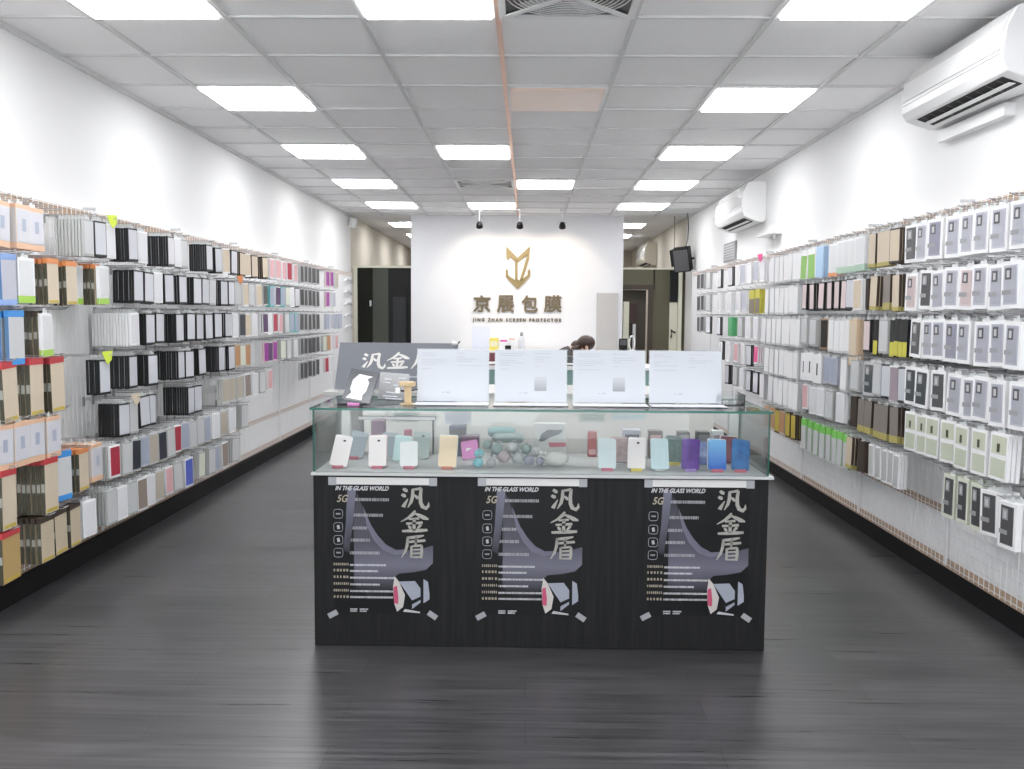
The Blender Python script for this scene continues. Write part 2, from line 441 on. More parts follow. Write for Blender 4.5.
# ================================================================ AIR CONDITIONERS
def air_con(y0, y1, zb, zt, label, xw=XR, depth=.22, body=WHTP):
    t = thing('air_conditioner', label, 'air conditioner', (xw-.001, y0, zb), 0, 'wall air conditioners')
    H = zt-zb; L = y1-y0
    prof = [(0, 0.02), (0, H), (-.13, H), (-.165, H-.012), (-depth*.93, H*.72), (-depth, H*.38), (-depth*.98, H*.25), (-depth*.88, H*.13), (-.07, 0), (-.02, 0)]
    B = MB()
    n = len(prof)
    vs = [(p[0], 0, p[1]) for p in prof] + [(p[0], L, p[1]) for p in prof]
    fs = [tuple(range(n)), tuple(range(2*n-1, n-1, -1))] + [(i, (i+1) % n, n+(i+1) % n, n+i) for i in range(n)]
    B.add(vs, fs, body); B.obj('housing', t, .006)
    # front panel: the curved shell, slightly proud
    fp = [(-.168, H-.015), (-depth*.95-.003, H*.72), (-depth-.004, H*.42), (-depth+.006, H*.42), (-depth*.93+.01, H*.72), (-.16, H-.02)]
    P = MB(); P.prism(fp, 'y', .012, L-.012, WHTP, None); 
    P2 = MB(); P2.prism([(x, z) for x, z in fp], 'y', .012, L-.012, mat('glossy_white_panel', (.86, .86, .86), .12, coat=.5)); P2.obj('front_panel', t)
    S = MB(); S.prism([(-depth-.003, H*.40), (-depth-.003, H*.36), (-depth+.006, H*.36), (-depth+.006, H*.40)], 'y', .02, L-.02, LGRY); S.obj('trim_strip', t)
    # air outlet underneath
    a = Vector((-depth*.88, 0, H*.13)); c = Vector((-.07, 0, 0)); d = (c-a); u = d.normalized(); nn = Vector((-u.z, 0, u.x)); 
    if nn.z > 0: nn = -nn
    def q(s, o): return (a + u*(d.length*s) + nn*o)
    O = MB(); p = [q(.12, .0015), q(.80, .0015), q(.80, -.004), q(.12, -.004)]
    O.prism([(v.x, v.z) for v in p], 'y', L*.07, L*.90, BLKM); oo = O.obj('air_outlet', t)
    V = MB(); p = [q(.40, .012), q(.62, .006), q(.62, .003), q(.40, .009)]
    V.prism([(v.x, v.z) for v in p], 'y', L*.08, L*.89, WHTP); V.obj('louvre', oo)
    for k in range(9):
        V = MB(); y = L*(.12+.09*k); p = [q(.16, .004), q(.74, .004), q(.74, .0005), q(.16, .0005)]
        V.prism([(v.x, v.z) for v in p], 'y', y, y+.004, DGRY); V.obj('vane', oo)
    return t
air_con(3.80, 4.80, 2.285, 2.60, 'large white wall air conditioner closest to the front, near the ceiling')
air_con(8.28, 9.45, 2.17, 2.53, 'white wall air conditioner mounted mid-way along the right wall')
air_con(15.2, 16.3, 2.15, 2.53, 'old beige wall air conditioner in the room behind the sign wall', body=mat('aged_cream_plastic', (.6, .56, .47), .45))
b = MB(); b.box((2.02, 7.75, 2.02), (XR, 8.2, 2.035), WHTP); b.box((2.07, 7.8, 1.98), (2.09, 7.84, 2.02), LGRY); b.box((2.11, 7.85, 2.02), (XR, 8.1, 2.12), WHTP)
tag(b.obj('wall_bracket_shelf'), 'small white bracket shelf on the wall below the second air conditioner', 'shelf')
b = MB(); b.box((XR-.05, 4.1, 2.215), (XR, 4.75, 2.27), WHTP); tag(b.obj('pipe_cover'), 'white pipe cover on the wall under the large air conditioner', 'pipe cover')

# wall pieces
t = thing('wall_speaker', 'black loudspeaker tilted on a bracket high on the right wall end', 'speaker', (1.97, 11.75, 2.04), -.35)
b = MB(); M = Matrix.Rotation(.25, 4, 'X') @ Matrix.Rotation(-.1, 4, 'Y')
b.box((-.105, -.09, -.15), (.105, .09, .15), BLKM, M); cab = b.obj('cabinet', t, .006)
b = MB(); b.box((-.09, -.097, -.135), (.09, -.09, .135), DGRY, M); b.obj('speaker_grille', cab)
b = MB(); b.tube([(.06, .05, .0), (.13, .1, .02), (.17, .14, .02)], .014, BLKM); b.obj('bracket', t)
b = MB(); b.box((-.15, -.02, -.08), (-.115, .06, .13), BLKM, M); b.obj('side_baffle', t)
b = MB(); b.tube([(2.05, 11.9, HC), (2.06, 11.88, 2.45), (2.05, 11.86, 2.3), (2.01, 11.82, 2.17)], .006, BLKM); tag(b.obj('speaker_cable'), 'black cable dropping from the ceiling to the wall speaker', 'cable')
b = MB(); b.tube([(1.93, 12.2, HC), (1.935, 12.2, 2.4), (1.93, 12.2, 2.2)], .006, mat('grey_cable', (.2, .19, .16), .5)); tag(b.obj('grey_ceiling_cable'), 'thin grey cable hanging beside the speaker cable at the doorway', 'cable')
t = thing('framed_grille_plate', 'grey framed louvre plate on the right wall above the rail', 'wall plate', (XR, 9.4, 1.895))
b = MB(); b.box((-.02, 0, 0), (0, .55, .2), GRYP); b.obj('plate', t, .004)
for k in range(6):
    b = MB(); b.box((-.026, .03, .022+.028*k), (-.02, .52, .036+.028*k), LGRY); b.obj('slat', t)
t = thing('security_camera', 'white dome security camera in the corner above the dark door', 'security camera', (-2.40, 12.2, 2.50))
b = MB(); b.lathe([(.001, .09), (.055, .09), (.06, .05), (.05, 0), (.03, -.03), (.001, -.04)], WHTP, 18, Matrix.Translation((.05, 0, 0))); b.obj('dome', t)
b = MB(); b.box((-.02, -.03, -.03), (.06, .03, -.005), WHTP); b.tube([(.05, 0, -.03), (.1, 0, -.05), (.13, 0, -.03)], .014, LGRY); b.obj('mount', t)

# ================================================================ SIGN WALL
YS = YB
sg = thing('shop_sign', 'gold emblem with bronze characters on the white back wall', 'sign', (-.155, YS, 1.2))
def sp(px, py): 
    v = on_y(px, py, YS); return (v.x+.155, v.z-1.2)
def em(x, y): return sp(460+x/8.09, 235+y/8.09)
E_ = MB()
for poly in ([(375,92),(466,185),(466,215),(445,215),(402,172),(398,205),(375,190)],
             [(446,205),(466,205),(466,372),(446,372)],
             [(466,185),(567,92),(560,190),(502,375),(480,375),(535,195),(538,165),(466,225)],
             [(370,270),(389,290),(389,325),(448,368),(466,360),(486,370),(547,325),(547,290),(567,270),(567,335),(466,440),(370,340)]):
    E_.prism([em(*p) for p in poly], 'y', -.025, -.002, GOLD)
E_.obj('emblem', sg)
CHB = 'bronze_character'
for ch, x0, x1 in (('京', 113, 243), ('展', 303, 435), ('包', 503, 625), ('膜', 683, 818)):
    a = em(x0, 490); c = em(x1, 622)
    text_obj('character', ch, .25, GOLDD, sg, ((a[0]+c[0])/2, -.012, (a[1]+c[1])/2), fit=(abs(c[0]-a[0]), abs(a[1]-c[1])), extrude=.01, bold=.0065)
a = em(105, 672); c = em(820, 712)
text_obj('english_lettering', 'JING ZHAN SCREEN PROTECTOR', .06, GOLDD, sg, ((a[0]+c[0])/2, -.008, (a[1]+c[1])/2), fit=(abs(c[0]-a[0]), abs(a[1]-c[1])), extrude=.006, bold=.003, spacing=1.55)
# spot lamps
for k, x in enumerate((-.62, -.115, .417)):
    t = thing('ceiling_spotlight', 'small black spotlight hanging before the sign wall, ' + ('on the door side of the emblem', 'directly above the emblem', 'on the grey-board side of the emblem')[k], 'spotlight', (x, 11.45, HC), 0, 'spotlights over the sign')
    b = MB(); b.lathe([(.001, .0), (.035, .0), (.035, -.03), (.001, -.03)], WHTP, 14); b.tube([(0, 0, -.03), (0, 0, -.165)], .006, WHTP); b.obj('stem', t)
    b = MB(); M = Matrix.Translation((0, .01, -.20)) @ Matrix.Rotation(.75, 4, 'X'); M2 = M
    b.lathe([(.001, .035), (.024, .035), (.036, .014), (.044, -.036), (.040, -.036), (.028, .012), (.001, .022)], BLKM, 18, M2); b.obj('lamp_head', t)
    b = MB(); b.ball((0, 0, -.012), .018, mat('lamp_bulb', (1, .72, .45), .4, emit=25), 10); o = b.obj('bulb', t); o.matrix_local = M
    L = D.lights.new('spot_beam', 'SPOT'); L.energy = 15; L.color = (1, .86, .68); L.spot_size = 1.5; L.spot_blend = .55; L.shadow_soft_size = .03
    lo = D.objects.new('spot_beam', L); COL.objects.link(lo); lo.location = (x, 11.50, HC-.22)
    lo.rotation_euler = Vector((0, .78, -.62)).to_track_quat('-Z', 'Y').to_euler()
# grey board and notice on the sign wall
a = on_y(597, 293, YS); c = on_y(618, 293, YS)
b = MB(); b.box((a.x, YS-.04, 0), (c.x, YS-.002, a.z), mat('warm_grey_board', (.50, .49, .48), .6, noise=.04)); tag(b.obj('grey_cabinet_panel'), 'tall plain grey panel standing against the sign wall', 'panel')
a = on_y(472, 326, YS); c = on_y(490, 349, YS)
b = MB(); b.box((a.x, YS-.004, c.z), (c.x, YS-.001, a.z), mat('pale_blue_paper', (.68, .72, .84), .6)); tag(b.obj('wall_notice'), 'pale bluish paper notice stuck on the sign wall below the lettering', 'notice')

# ================================================================ WALL DISPLAY PANELS
def rail_mesh(L, z0, z1, mt):
    q = MB(); q.box((.0662, 0, z0), (.0735, L, z1), mt); return q

def grid_panel(side, y0, y1, idx, woodm):
    """local frame: x from the wall outwards, y along the wall"""
    sgn = 1 if side == 'L' else -1
    xw = XL if side == 'L' else XR
    L = y1-y0
    t = thing('wire_grid_panel', 'white wire grid panel with tan rails, %s from front on %s wall' % (ORD[idx], 'left' if side == 'L' else 'right'), 'display panel', (xw, y0 if side == 'L' else y1, 0), 0 if side == 'L' else PI, 'wire grid panels on the walls')
    key = (round(L, 3), woodm.name)
    if key not in GP:
        p = []
        q = MB(); q.box((.001, .002, .13), (.066, L-.002, 1.85), BOARD); p.append(('backing_board', q.mesh('backing_board')))
        for nm, z0, z1 in (('top_rail', 1.805, 1.858), ('middle_rail', .365, .40), ('bottom_rail', .105, .15)):
            p.append((nm, rail_mesh(L, z0, z1, woodm).mesh(nm)))
        q = MB()
        n = int(L/.046)
        for i in range(n+1):
            y = .012 + i*(L-.024)/n
            q.box((.0785, y-.0014, .115), (.0812, y+.0014, 1.862), WWIRE)
        z = .125
        while z < 1.865:
            q.box((.0758, .002, z-.0014), (.0785, L-.002, z+.0014), WWIRE); z += .0508
        p.append(('wire_grid', q.mesh('wire_grid')))
        q = MB(); q.box((.074, .0, .12), (.084, .012, 1.87), WHTP); q.box((.02, .004, 1.87), (.085, .016, 1.885), LGRY)
        p.append(('upright', q.mesh('upright')))
        GP[key] = p
    for nm, me in GP[key]:
        o = D.objects.new(nm, me); COL.objects.link(o); o.parent = t
    return t
GP = {}
for i, k in enumerate(range(-1, 9)):
    y0 = 1.3 + 1.2*k
    if y0 + 1.2 < 3.9: continue
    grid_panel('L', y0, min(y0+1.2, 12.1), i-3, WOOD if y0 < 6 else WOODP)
for i in range(1, 8):
    y0 = 2.05 + 1.175*i
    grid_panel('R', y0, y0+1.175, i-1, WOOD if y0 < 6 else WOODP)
b = MB(); b.box((XL, YF+.06, 0), (XL+.10, 11.9, .104), KICK); struct(b.obj('baseboard_left'))
b = MB(); b.box((XR-.06, YF+.06, 0), (XR, 11.9, .104), KICK); struct(b.obj('baseboard_right'))

# ================================================================ HANGING STOCK
def colm(n, rgb, rough=.45, **k): return mat('card_'+n, rgb, rough, **k)
cPNK = colm('pink', (.72, .42, .44)); cRED = colm('red', (.42, .03, .06)); cPRP = colm('purple', (.09, .04, .12))
cMAG = colm('magenta', (.32, .03, .30)); cTEA = colm('teal', (.12, .48, .48)); cBLU = colm('blue', (.10, .14, .55))
cSKY = colm('sky', (.45, .62, .82)); cGRN = colm('green', (.10, .42, .17)); cLGN = colm('lime', (.40, .66, .10))
cORG = colm('orange', (.75, .28, .10)); cTAN = colm('tan', (.66, .50, .34)); cCRM = colm('cream', (.66, .56, .43))
cOLV = colm('olive', (.075, .07, .045)); cBRN = colm('brown', (.05, .034, .024)); cSLV = colm('silver', (.50, .51, .50), .25)
cBEI = colm('beige', (.50, .45, .37)); cYEL = colm('yellow', (.62, .58, .08)); cLIL = colm('lilac', (.52, .53, .60))
cPPK = colm('pale_pink', (.72, .60, .60)); cBGR = colm('blue_grey', (.38, .42, .52)); cHOT = colm('hot_pink', (.85, .13, .33))
cVIO = colm('violet_grey', (.33, .33, .42)); cPGR = colm('pale_green', (.68, .71, .60)); cBLB = colm('bright_blue', (.06, .30, .72))
cAMB = colm('amber', (.55, .42, .06)); cGBD = colm('grey_band', (.42, .42, .38)); cMAU = colm('mauve', (.36, .29, .33))
cRTP = colm('red_top', (.55, .05, .06)); cDNV = colm('dark_navy', (.03, .035, .05)); cLGY = colm('light_grey', (.60, .61, .62), .3)

# kind: (look, w, h, t, style, args)
KINDS = {
 'blk': ('black phone case package', .10, .175, .0112, 'case', (BLK, FILM)),
 'wht': ('white phone case package', .10, .175, .0115, 'case', (WHTC, mat('white_film', (.80, .80, .83), .2))),
 'slv': ('clear phone case package', .10, .175, .0115, 'case', (cSLV, cLGY)),
 'gry': ('dark grey case package', .085, .165, .012, 'case', (LGRY, colm('charcoal', (.06, .06, .065)))),
 'crm': ('cream phone case package', .095, .175, .012, 'case', (cBRN, cCRM)),
 'cwt': ('ivory phone case package', .095, .175, .012, 'case', (WHTC, cCRM)),
 'pnk': ('pink phone case package', .09, .165, .012, 'case', (WHTC, cPNK)),
 'red': ('red phone case package', .09, .165, .012, 'case', (WHTC, cRED)),
 'prp': ('dark purple case package', .09, .165, .012, 'case', (WHTC, cPRP)),
 'mag': ('magenta phone case package', .09, .165, .012, 'case', (cPPK, cMAG)),
 'tea': ('teal phone case package', .095, .17, .012, 'case', (cTEA, cBGR)),
 'blu': ('blue-grey case package', .09, .165, .012, 'case', (cLIL, cBGR)),
 'bbx': ('white box with blue front', .11, .18, .014, 'case', (WHTC, cBLU)),
 'grn': ('green case package', .095, .17, .012, 'case', (cGRN, cGRN)),
 'olv': ('olive case package', .09, .165, .012, 'case', (cSLV, cPGR)),
 'org': ('orange-brown case package', .09, .165, .012, 'case', (cBEI, colm('rust', (.50, .27, .14)))),
 'bei': ('beige case package', .10, .175, .012, 'case', (cLGY, cBEI)),
 'brw': ('brown case package', .095, .18, .012, 'case', (WHTC, colm('taupe', (.30, .24, .21)))),
 'nvy': ('dark navy case package', .095, .175, .012, 'case', (cSLV, cDNV)),
 'lil': ('lilac case package', .10, .17, .012, 'case', (WHTC, cLIL)),
 'sky': ('light blue accessory packet', .10, .20, .012, 'case', (cSKY, cSKY)),
 'wbt': ('white cable box with green base', .10, .19, .016, 'two', (WHTC, WHTC, colm('leaf', (.42, .58, .46)), .2)),
 'wob': ('white packet with orange base', .11, .20, .014, 'two', (WHTC, WHTC, cORG, .13)),
 'ybk': ('black packet with yellow base', .04, .185, .015, 'two', (BLK, BLK, cYEL, .40)),
 'ycr': ('cream packet with yellow base', .07, .18, .015, 'two', (cBRN, cCRM, colm('mustard', (.46, .40, .13)), .12)),
 'ygr': ('grey packet with yellow base', .076, .18, .015, 'two', (cBRN, colm('warm_grey', (.24, .21, .19)), colm('mustard', (.46, .40, .13)), .2)),
 'brb': ('dark brown box', .07, .17, .016, 'case', (cBRN, cBRN)),
 'ppk': ('pale pink earphone packet', .068, .175, .016, 'case', (BLK, cPPK)),
 'lwt': ('plain white cable box', .076, .20, .020, 'case', (cLGY, WHTC)),
 'dot': ('white box with black stripe', .10, .18, .022, 'dot', (WHTC, WHTC)),
 'brf': ('brown box with black front', .11, .19, .03, 'case', (colm('kraft', (.34, .22, .10)), BLKM)),
 'tan': ('tall tan packet', .10, .26, .02, 'case', (cTAN, cCRM)),
 'mau': ('mauve phone case package', .10, .19, .016, 'case', (WHTC, cMAU)),
 'yel': ('amber yellow packet', .08, .175, .014, 'case', (cBRN, cAMB)),
 'yfr': ('yellow framed brown box', .10, .19, .02, 'two', (cYEL, cYEL, colm('umber', (.24, .2, .15)), .62)),
 'gtp': ('green topped packet', .062, .20, .0125, 'two', (cSLV, colm('leaf_green', (.22, .62, .12)), cLGY, .78)),
 'gbx': ('green and white striped packet', .09, .19, .014, 'two', (WHTC, WHTC, colm('grass', (.28, .52, .14)), .8)),
 'hot': ('hot pink packet', .08, .14, .014, 'case', (WHTC, cHOT)),
 'tag': ('grey framed charger box', .13, .18, .05, 'wbx', (LGRY, DGRY)),
 'pgr': ('pale green window box', .105, .185, .016, 'win2', (cPGR, cPGR)),
 'dkw': ('white box with dark window', .082, .19, .03, 'wbx', (cPGR, DGRY)),
 'wbx': ('white boxed phone case', .105, .18, .026, 'wbx', (WHTC, cLIL)),
 'wbv': ('white boxed violet phone case', .115, .18, .026, 'wbx', (WHTC, cVIO)),
 'wbd': ('white boxed dark phone case', .105, .18, .026, 'wbx', (WHTC, DGRY)),
 'wbp': ('white boxed peach phone case', .105, .18, .026, 'wbx', (WHTC, cPPK)),
 'pro': ('orange topped protector box', .105, .19, .016, 'prot', (cORG, cCRM)),
 'prr': ('red topped protector box', .115, .235, .017, 'prot', (cRTP, cCRM)),
 'prd': ('brown topped protector box', .105, .19, .017, 'prot', (cBRN, colm('pale_tan', (.58, .49, .36)))),
 'prb': ('blue topped protector box', .115, .215, .017, 'blue', (cBLB, cLGY)),
 'prl': ('light blue protector pouch', .115, .20, .02, 'blue', (colm('soft_blue', (.28, .42, .75)), cLIL)),
 'prg': ('white protector box with green base', .105, .19, .014, 'two', (WHTC, WHTC, cLGN, .16)),
 'wnd': ('orange rimmed window box', .12, .185, .03, 'wndw', (colm('peach', (.78, .50, .34)), cLIL)),
 'clp': ('narrow clear packet', .05, .17, .013, 'case', (WHTC, cSLV)),
 'tnb': ('tan protector box', .14, .20, .03, 'prot', (cRTP, colm('ochre', (.50, .34, .14)))),
}
NEARY = 6.3

def slab(w, h, t, segs, z0=0.):
    """one closed card: local x = outwards (front at x=0, back at -t), y = width, z = down from z0.
    segs: list of (bottom fraction, side material, front material)"""
    q = MB(); zs = [0.] + [s[0] for s in segs]
    rings = [[(0, -w/2), (0, w/2), (-t, w/2), (-t, -w/2)]]*len(zs)
    vs = []
    for zf in zs:
        for (x, y) in rings[0]: vs.append((x, y, z0-h*zf))
    q.v = vs
    def face(f, mt): q.f.append(f); q.mi.append(q.m(mt)); q.sm.append(False)
    face((0, 1, 2, 3), segs[0][1])
    n = len(zs)-1
    for i in range(n):
        a = i*4; c = a+4
        face((a, c, c+1, a+1), segs[i][2])
        for k in (1, 2, 3): face((a+k, c+k, c+(k+1) % 4, a+(k+1) % 4), segs[i][1])
    e = n*4; face((e, e+3, e+2, e+1), segs[-1][1])
    return q

def plate(x0, x1, y0, y1, z0, z1, mt):
    q = MB(); q.box((x0, y0, z0), (x1, y1, z1), mt); return q

PROTO = {}
def proto(kind, near):
    if (kind, near) in PROTO: return PROTO[(kind, near)]
    look, w, h, t, style, a = KINDS[kind]
    parts = []
    if style in ('case', 'dot'):
        s, f = a
        if near: root = slab(w, h, t, [(1, s, s)])
        else: root = slab(w, h, t, [(.05, s, s), (.93, s, f), (1, s, s)])
        if near: parts.append(('front_insert', plate(0, .0012, -w*.43, w*.43, -h*.93, -h*.05, f)))
        if style == 'dot' and near: parts.append(('black_stripe', plate(0.0012, .002, -w*.07, w*.07, -h*.72, -h*.3, BLK)))
        elif style == 'dot': root = slab(w, h, t, [(.3, s, f), (.72, s, BLK), (1, s, f)])
    elif style == 'two':
        s, u, l, fr = a
        root = slab(w, h, t, [(1-fr, s, u), (1, s if kind == 'ybk' or fr >= .5 else l, l)])
        if kind in ('gtp',): root = slab(w, h, t, [(1-fr, u, u), (1, s, l)])
        if near and kind in ('prg', 'wbt', 'wob'): parts.append(('front_insert', plate(0, .0012, -w*.40, w*.40, -h*(1-fr)+.006, -h*.06, mat('pearl_print', (.72, .73, .74), .3))))
    elif style == 'prot':
        hd, f = a
        root = slab(w, h, t, [(.42, cOLV, f), (.58, cGBD, f), (1, cOLV, f)])
        parts.append(('header', plate(-t-.001, .001, -w*.5-.001, w*.5+.001, -h*.06, .012, hd)))
        parts.append(('base_label', plate(0, .0012, -w*.40, w*.40, -h*.97, -h*.91, cAMB)))
    elif style == 'blue':
        hd, f = a
        root = slab(w, h, t, [(.08, hd, hd), (.88, colm('steel_blue', (.09, .2, .36)), f), (1, hd, hd)])
        if near: parts.append(('header', plate(-t-.001, .001, -w*.5-.001, w*.5+.001, -h*.06, .01, hd)))
    elif style == 'wndw':
        hd, f = a
        root = slab(w, h, t, [(.1, hd, hd), (.86, colm('pale_clear', (.66, .63, .62), .2), cLGY), (1, hd, hd)])
        parts.append(('window', plate(0, .0015, -w*.42, w*.42, -h*.84, -h*.12, mat('clear_blister', (.74, .74, .80), .1, coat=.8))))
        parts.append(('printed_phone', plate(.0015, .002, -w*.12, w*.14, -h*.6, -h*.32, cBGR)))
    elif style == 'wbx':
        s, f = a
        root = slab(w, h, t, [(1, s, s)])
        parts.append(('window', plate(0, .001, -w*.36, w*.36, -h*.91, -h*.08, mat('window_'+f.name, tuple(f.node_tree.nodes['Principled BSDF'].inputs['Base Color'].default_value)[:3], .1, coat=.7))))
        parts.append(('case_outline', None))
        q = MB(); q.box((.002, -w*.25, -h*.38), (.003, w*.06, -h*.14), DGRY if f is not DGRY else GRYP); q.box((.0031, -w*.17, -h*.34), (.0034, -w*.02, -h*.19), LGRY); parts.append(('camera_cutout', q))
        parts.append(('barcode_sticker', plate(.001, .0022, -w*.42, w*.05, -h*.70, -h*.60, GRYP)))
    elif style == 'win2':
        s, f = a
        root = slab(w, h, t, [(1, WHTC, WHTC)])
        parts.append(('upper_window', plate(0, .001, -w*.4, w*.4, -h*.44, -h*.06, colm('pale_lime', (.60, .63, .50), .15))))
        parts.append(('lower_window', plate(0, .001, -w*.4, w*.4, -h*.93, -h*.54, colm('pale_sage', (.56, .60, .48), .15))))
        parts.append(('printed_phone', plate(.001, .0016, -w*.1, w*.06, -h*.4, -h*.22, cOLV)))
    if near:
        tb = MB(); tb.prism([(-w*.22, 0), (w*.22, 0), (w*.16, .022), (-w*.16, .022)], 'x', -t*.5-.0006, -t*.5+.0006, CLEAR)
        if style not in ('prot', 'blue'): parts.append(('hang_tab', tb))
    nm = look.replace(' ', '_').replace('-', '_')
    ro = D.objects.new(nm, root.mesh(nm, .0012 if near else 0))
    ch = []
    for pn, q in parts:
        if pn == 'case_outline':
            q = MB(); W = w*.29; r = .012; pts = []
            z0 = -h*.87; z1 = -h*.11
            for cx, cz, a0 in ((W-r, z1-r, 0), (-W+r, z1-r, PI/2), (-W+r, z0+r, PI), (W-r, z0+r, 1.5*PI)):
                for j in range(4): pts.append((cx+r*math.cos(a0+j*PI/6), cz+r*math.sin(a0+j*PI/6)))
            base = tuple(a[1].node_tree.nodes['Principled BSDF'].inputs['Base Color'].default_value)[:3]
            q.prism(pts, 'x', .001, .002, mat('tint_'+a[1].name, tuple(x*.82 for x in base), .15, coat=.5))
        ch.append(D.objects.new(pn, q.mesh(pn)))
    PROTO[(kind, near)] = (ro, ch)
    return PROTO[(kind, near)]

used = set()
def place_pack(kind, near, loc, rz, label, group, tilt=0., cat='package'):
    ro, ch = proto(kind, near)
    o = ro.copy(); COL.objects.link(o)
    o.location = loc; o.rotation_euler = (tilt, 0, rz)
    tag(o, label, cat, group)
    for c in ch:
        k = c.copy(); COL.objects.link(k); k.parent = o
    return o

HOOK = {}
def hook_mesh(L, near):
    L = round(L*20)/20
    if (L, near) in HOOK: return HOOK[(L, near)]
    q = MB()
    q.tube([(0, 0, -.03), (0, 0, 0), (L*.9, 0, 0), (L, 0, .012)], .0026, WIRE, 5)
    if near: q.tube([(0, .006, .008), (L-.01, .004, .008), (L, 0, .012)], .0018, WIRE, 4)
    q.box((-.006, -.010, -.034), (0, .010, .014), WIRE)
    me = q.mesh('hook_wire')
    pl = MB(); pl.box((L+.002, -.017, .002), (L+.0045, .017, .03), CLEAR)
    HOOK[(L, near)] = (me, pl.mesh('price_holder'))
    return HOOK[(L, near)]

FARH = []
def place_hook(side, y, z, L, label, group, near):
    if y > 7.1:
        FARH.append((side, y, z, L)); return
    me, pl = hook_mesh(L, near)
    o = D.objects.new('peg_hook', me); COL.objects.link(o)
    o.location = ((XL+.092) if side == 'L' else (XR-.092), y, z)
    o.rotation_euler = (0, 0, 0 if side == 'L' else PI)
    tag(o, label, 'hook', group)
    if False:
        k = D.objects.new('price_holder', pl); COL.objects.link(k); k.parent = o
    return o

XO = {'L': -2.12, 'R': 1.83}
ROWW = ['top row', 'second row', 'third row', 'fourth row', 'fifth row', 'sixth row', 'seventh row']

def hang_row(side, row, ztop, items, empties=()):
    wall = 'left wall' if side == 'L' else 'right wall'
    xo = XO[side]; sg_ = 1 if side == 'L' else -1
    res = []
    for it in items:
        px, n, kind = it[:3]
        o = it[3] if len(it) > 3 else {}
        look, w, h, t, style, a = KINDS[kind]
        sc = o.get('s', 1.)
        yaw = o.get('yaw', R.uniform(-.06, .03) if style in ('prot', 'blue', 'wndw') else R.uniform(.07, .19) if n < 9 else R.uniform(.0, .06))
        xoo = xo - sg_*o.get('in', 0.)
        py = 318 + abs(px-527)*(CH-ztop+.08)/2.15
        ye = on_x(px, py, xoo).y
        yc = ye + w/2*math.cos(yaw)
        res.append((yc, n, kind, o, yaw, xoo))
    res.sort(key=lambda q: q[0])
    tot = {}; cnt = {}
    for q in res: tot[q[2]] = tot.get(q[2], 0) + 1
    for i, (yc, n, kind, o, yaw, xoo) in enumerate(res):
        look, w, h, t, style, a = KINDS[kind]
        near = yc < NEARY
        cnt[kind] = cnt.get(kind, 0) + 1
        which = '%s such hook from front' % ORD[cnt[kind]-1] if tot[kind] > 1 else 'only such hook'
        place = '%s, %s, %s' % (which, ROWW[row], wall)
        if style == 'wbx': near = True
        sp_ = o.get('sp', t + (.0052 if style == 'wbx' else .0024 if kind == 'blk' else .003))
        L = abs(((XL+.092) if side == 'L' else (XR-.092)) - xoo) + .02
        z = ztop + o.get('dz', 0.) + R.uniform(-.004, .004)
        place_hook(side, yc, z+.017, L, 'hook, %s, %s' % (look, place), 'peg hooks on the '+wall, near)
        grp = '%s, %s' % (look, place)
        tl = R.uniform(-.05, .05) if n < 5 else R.uniform(-.02, .02)
        for k in range(n):
            jy = 0 if k == 0 else R.uniform(-.004, .004)
            x = xoo - sg_*k*sp_
            j = yaw
            rz = (-j) if side == 'L' else (PI + j)
            pos = 'single' if n == 1 else 'outermost'
            lab = '%s %s, %s' % ('lone' if n == 1 else 'outermost' if k == 0 else 'inner', look, place)
            lab = ' '.join(lab.split())
            kk = kind
            if k == 0 and 'f' in o:
                kk = o['f']; lab = 'outermost %s, before the %s, %s' % (KINDS[kk][0], look, ROWW[row])
            place_pack(kk, near, (x, yc+jy, z - (R.uniform(0, .004) if k else 0)), rz, lab, grp, tilt=tl)
        if o.get('tag'):
            c = {'yellow': cYEL, 'orange': cORG, 'pink': cHOT, 'cream': cCRM}[o['tag']]
            q = MB(); q.prism([(-.03, .01), (.03, .014), (.026, -.03), (.004, -.055), (-.012, -.03)], 'x', .0, .0012, colm('tag_'+o['tag'], (.66, .80, .08)) if o['tag'] == 'yellow' else c)
            k = q.obj('price_tag'); k.location = (xoo+sg_*.018, yc-.01, z+.03); k.rotation_euler = (0, 0, -.5 if side == 'L' else PI+.5)
            tag(k, '%s tag on %s, %s' % (o['tag'], look, place), 'tag')
    for i, px in enumerate(empties):
        yc = on_x(px, 318 + abs(px-527)*(CH-ztop)/2.15, xo).y
        L = .2
        place_hook(side, yc, ztop+.017, L, 'empty wire peg hook, %s empty one from the front in the %s, %s' % (ORD[i], ROWW[row], wall), 'empty peg hooks on the '+wall, yc < NEARY)

# ---- left wall, near to far
hang_row('L', 0, 1.77, [
  (-6, 2, 'wnd'), (16, 3, 'wnd', {'sp': .036}), (29, 1, 'wnd', {'in': .02}),
  (84, 9, 'slv', {'sp': .016}), (96, 3, 'blk'), (105.5, 2, 'wht', {'tag': 'yellow'}), (129, 8, 'blk'), (139, 2, 'wht'), (168, 9, 'blk', {'sp': .0145}), (174, 1, 'wht'), (181, 3, 'slv'),
  (207, 8, 'blk', {'sp': .0145}), (216, 4, 'blk'), (224, 4, 'cwt'), (232.5, 2, 'blk'), (241, 2, 'crm'), (246, 3, 'cwt'), (253, 4, 'crm'), (263.5, 3, 'crm'),
  (271, 3, 'pnk'), (277, 3, 'pnk'), (283, 3, 'pnk'), (288.5, 2, 'red'), (294.5, 3, 'pnk'),
  (301, 2, 'gry'), (305, 2, 'gry'), (309, 2, 'gry'), (313, 2, 'gry'), (317, 2, 'gry'), (327, 2, 'mag'), (331, 2, 'mag'), (336, 2, 'bei')], (36, 47, 57, 66))
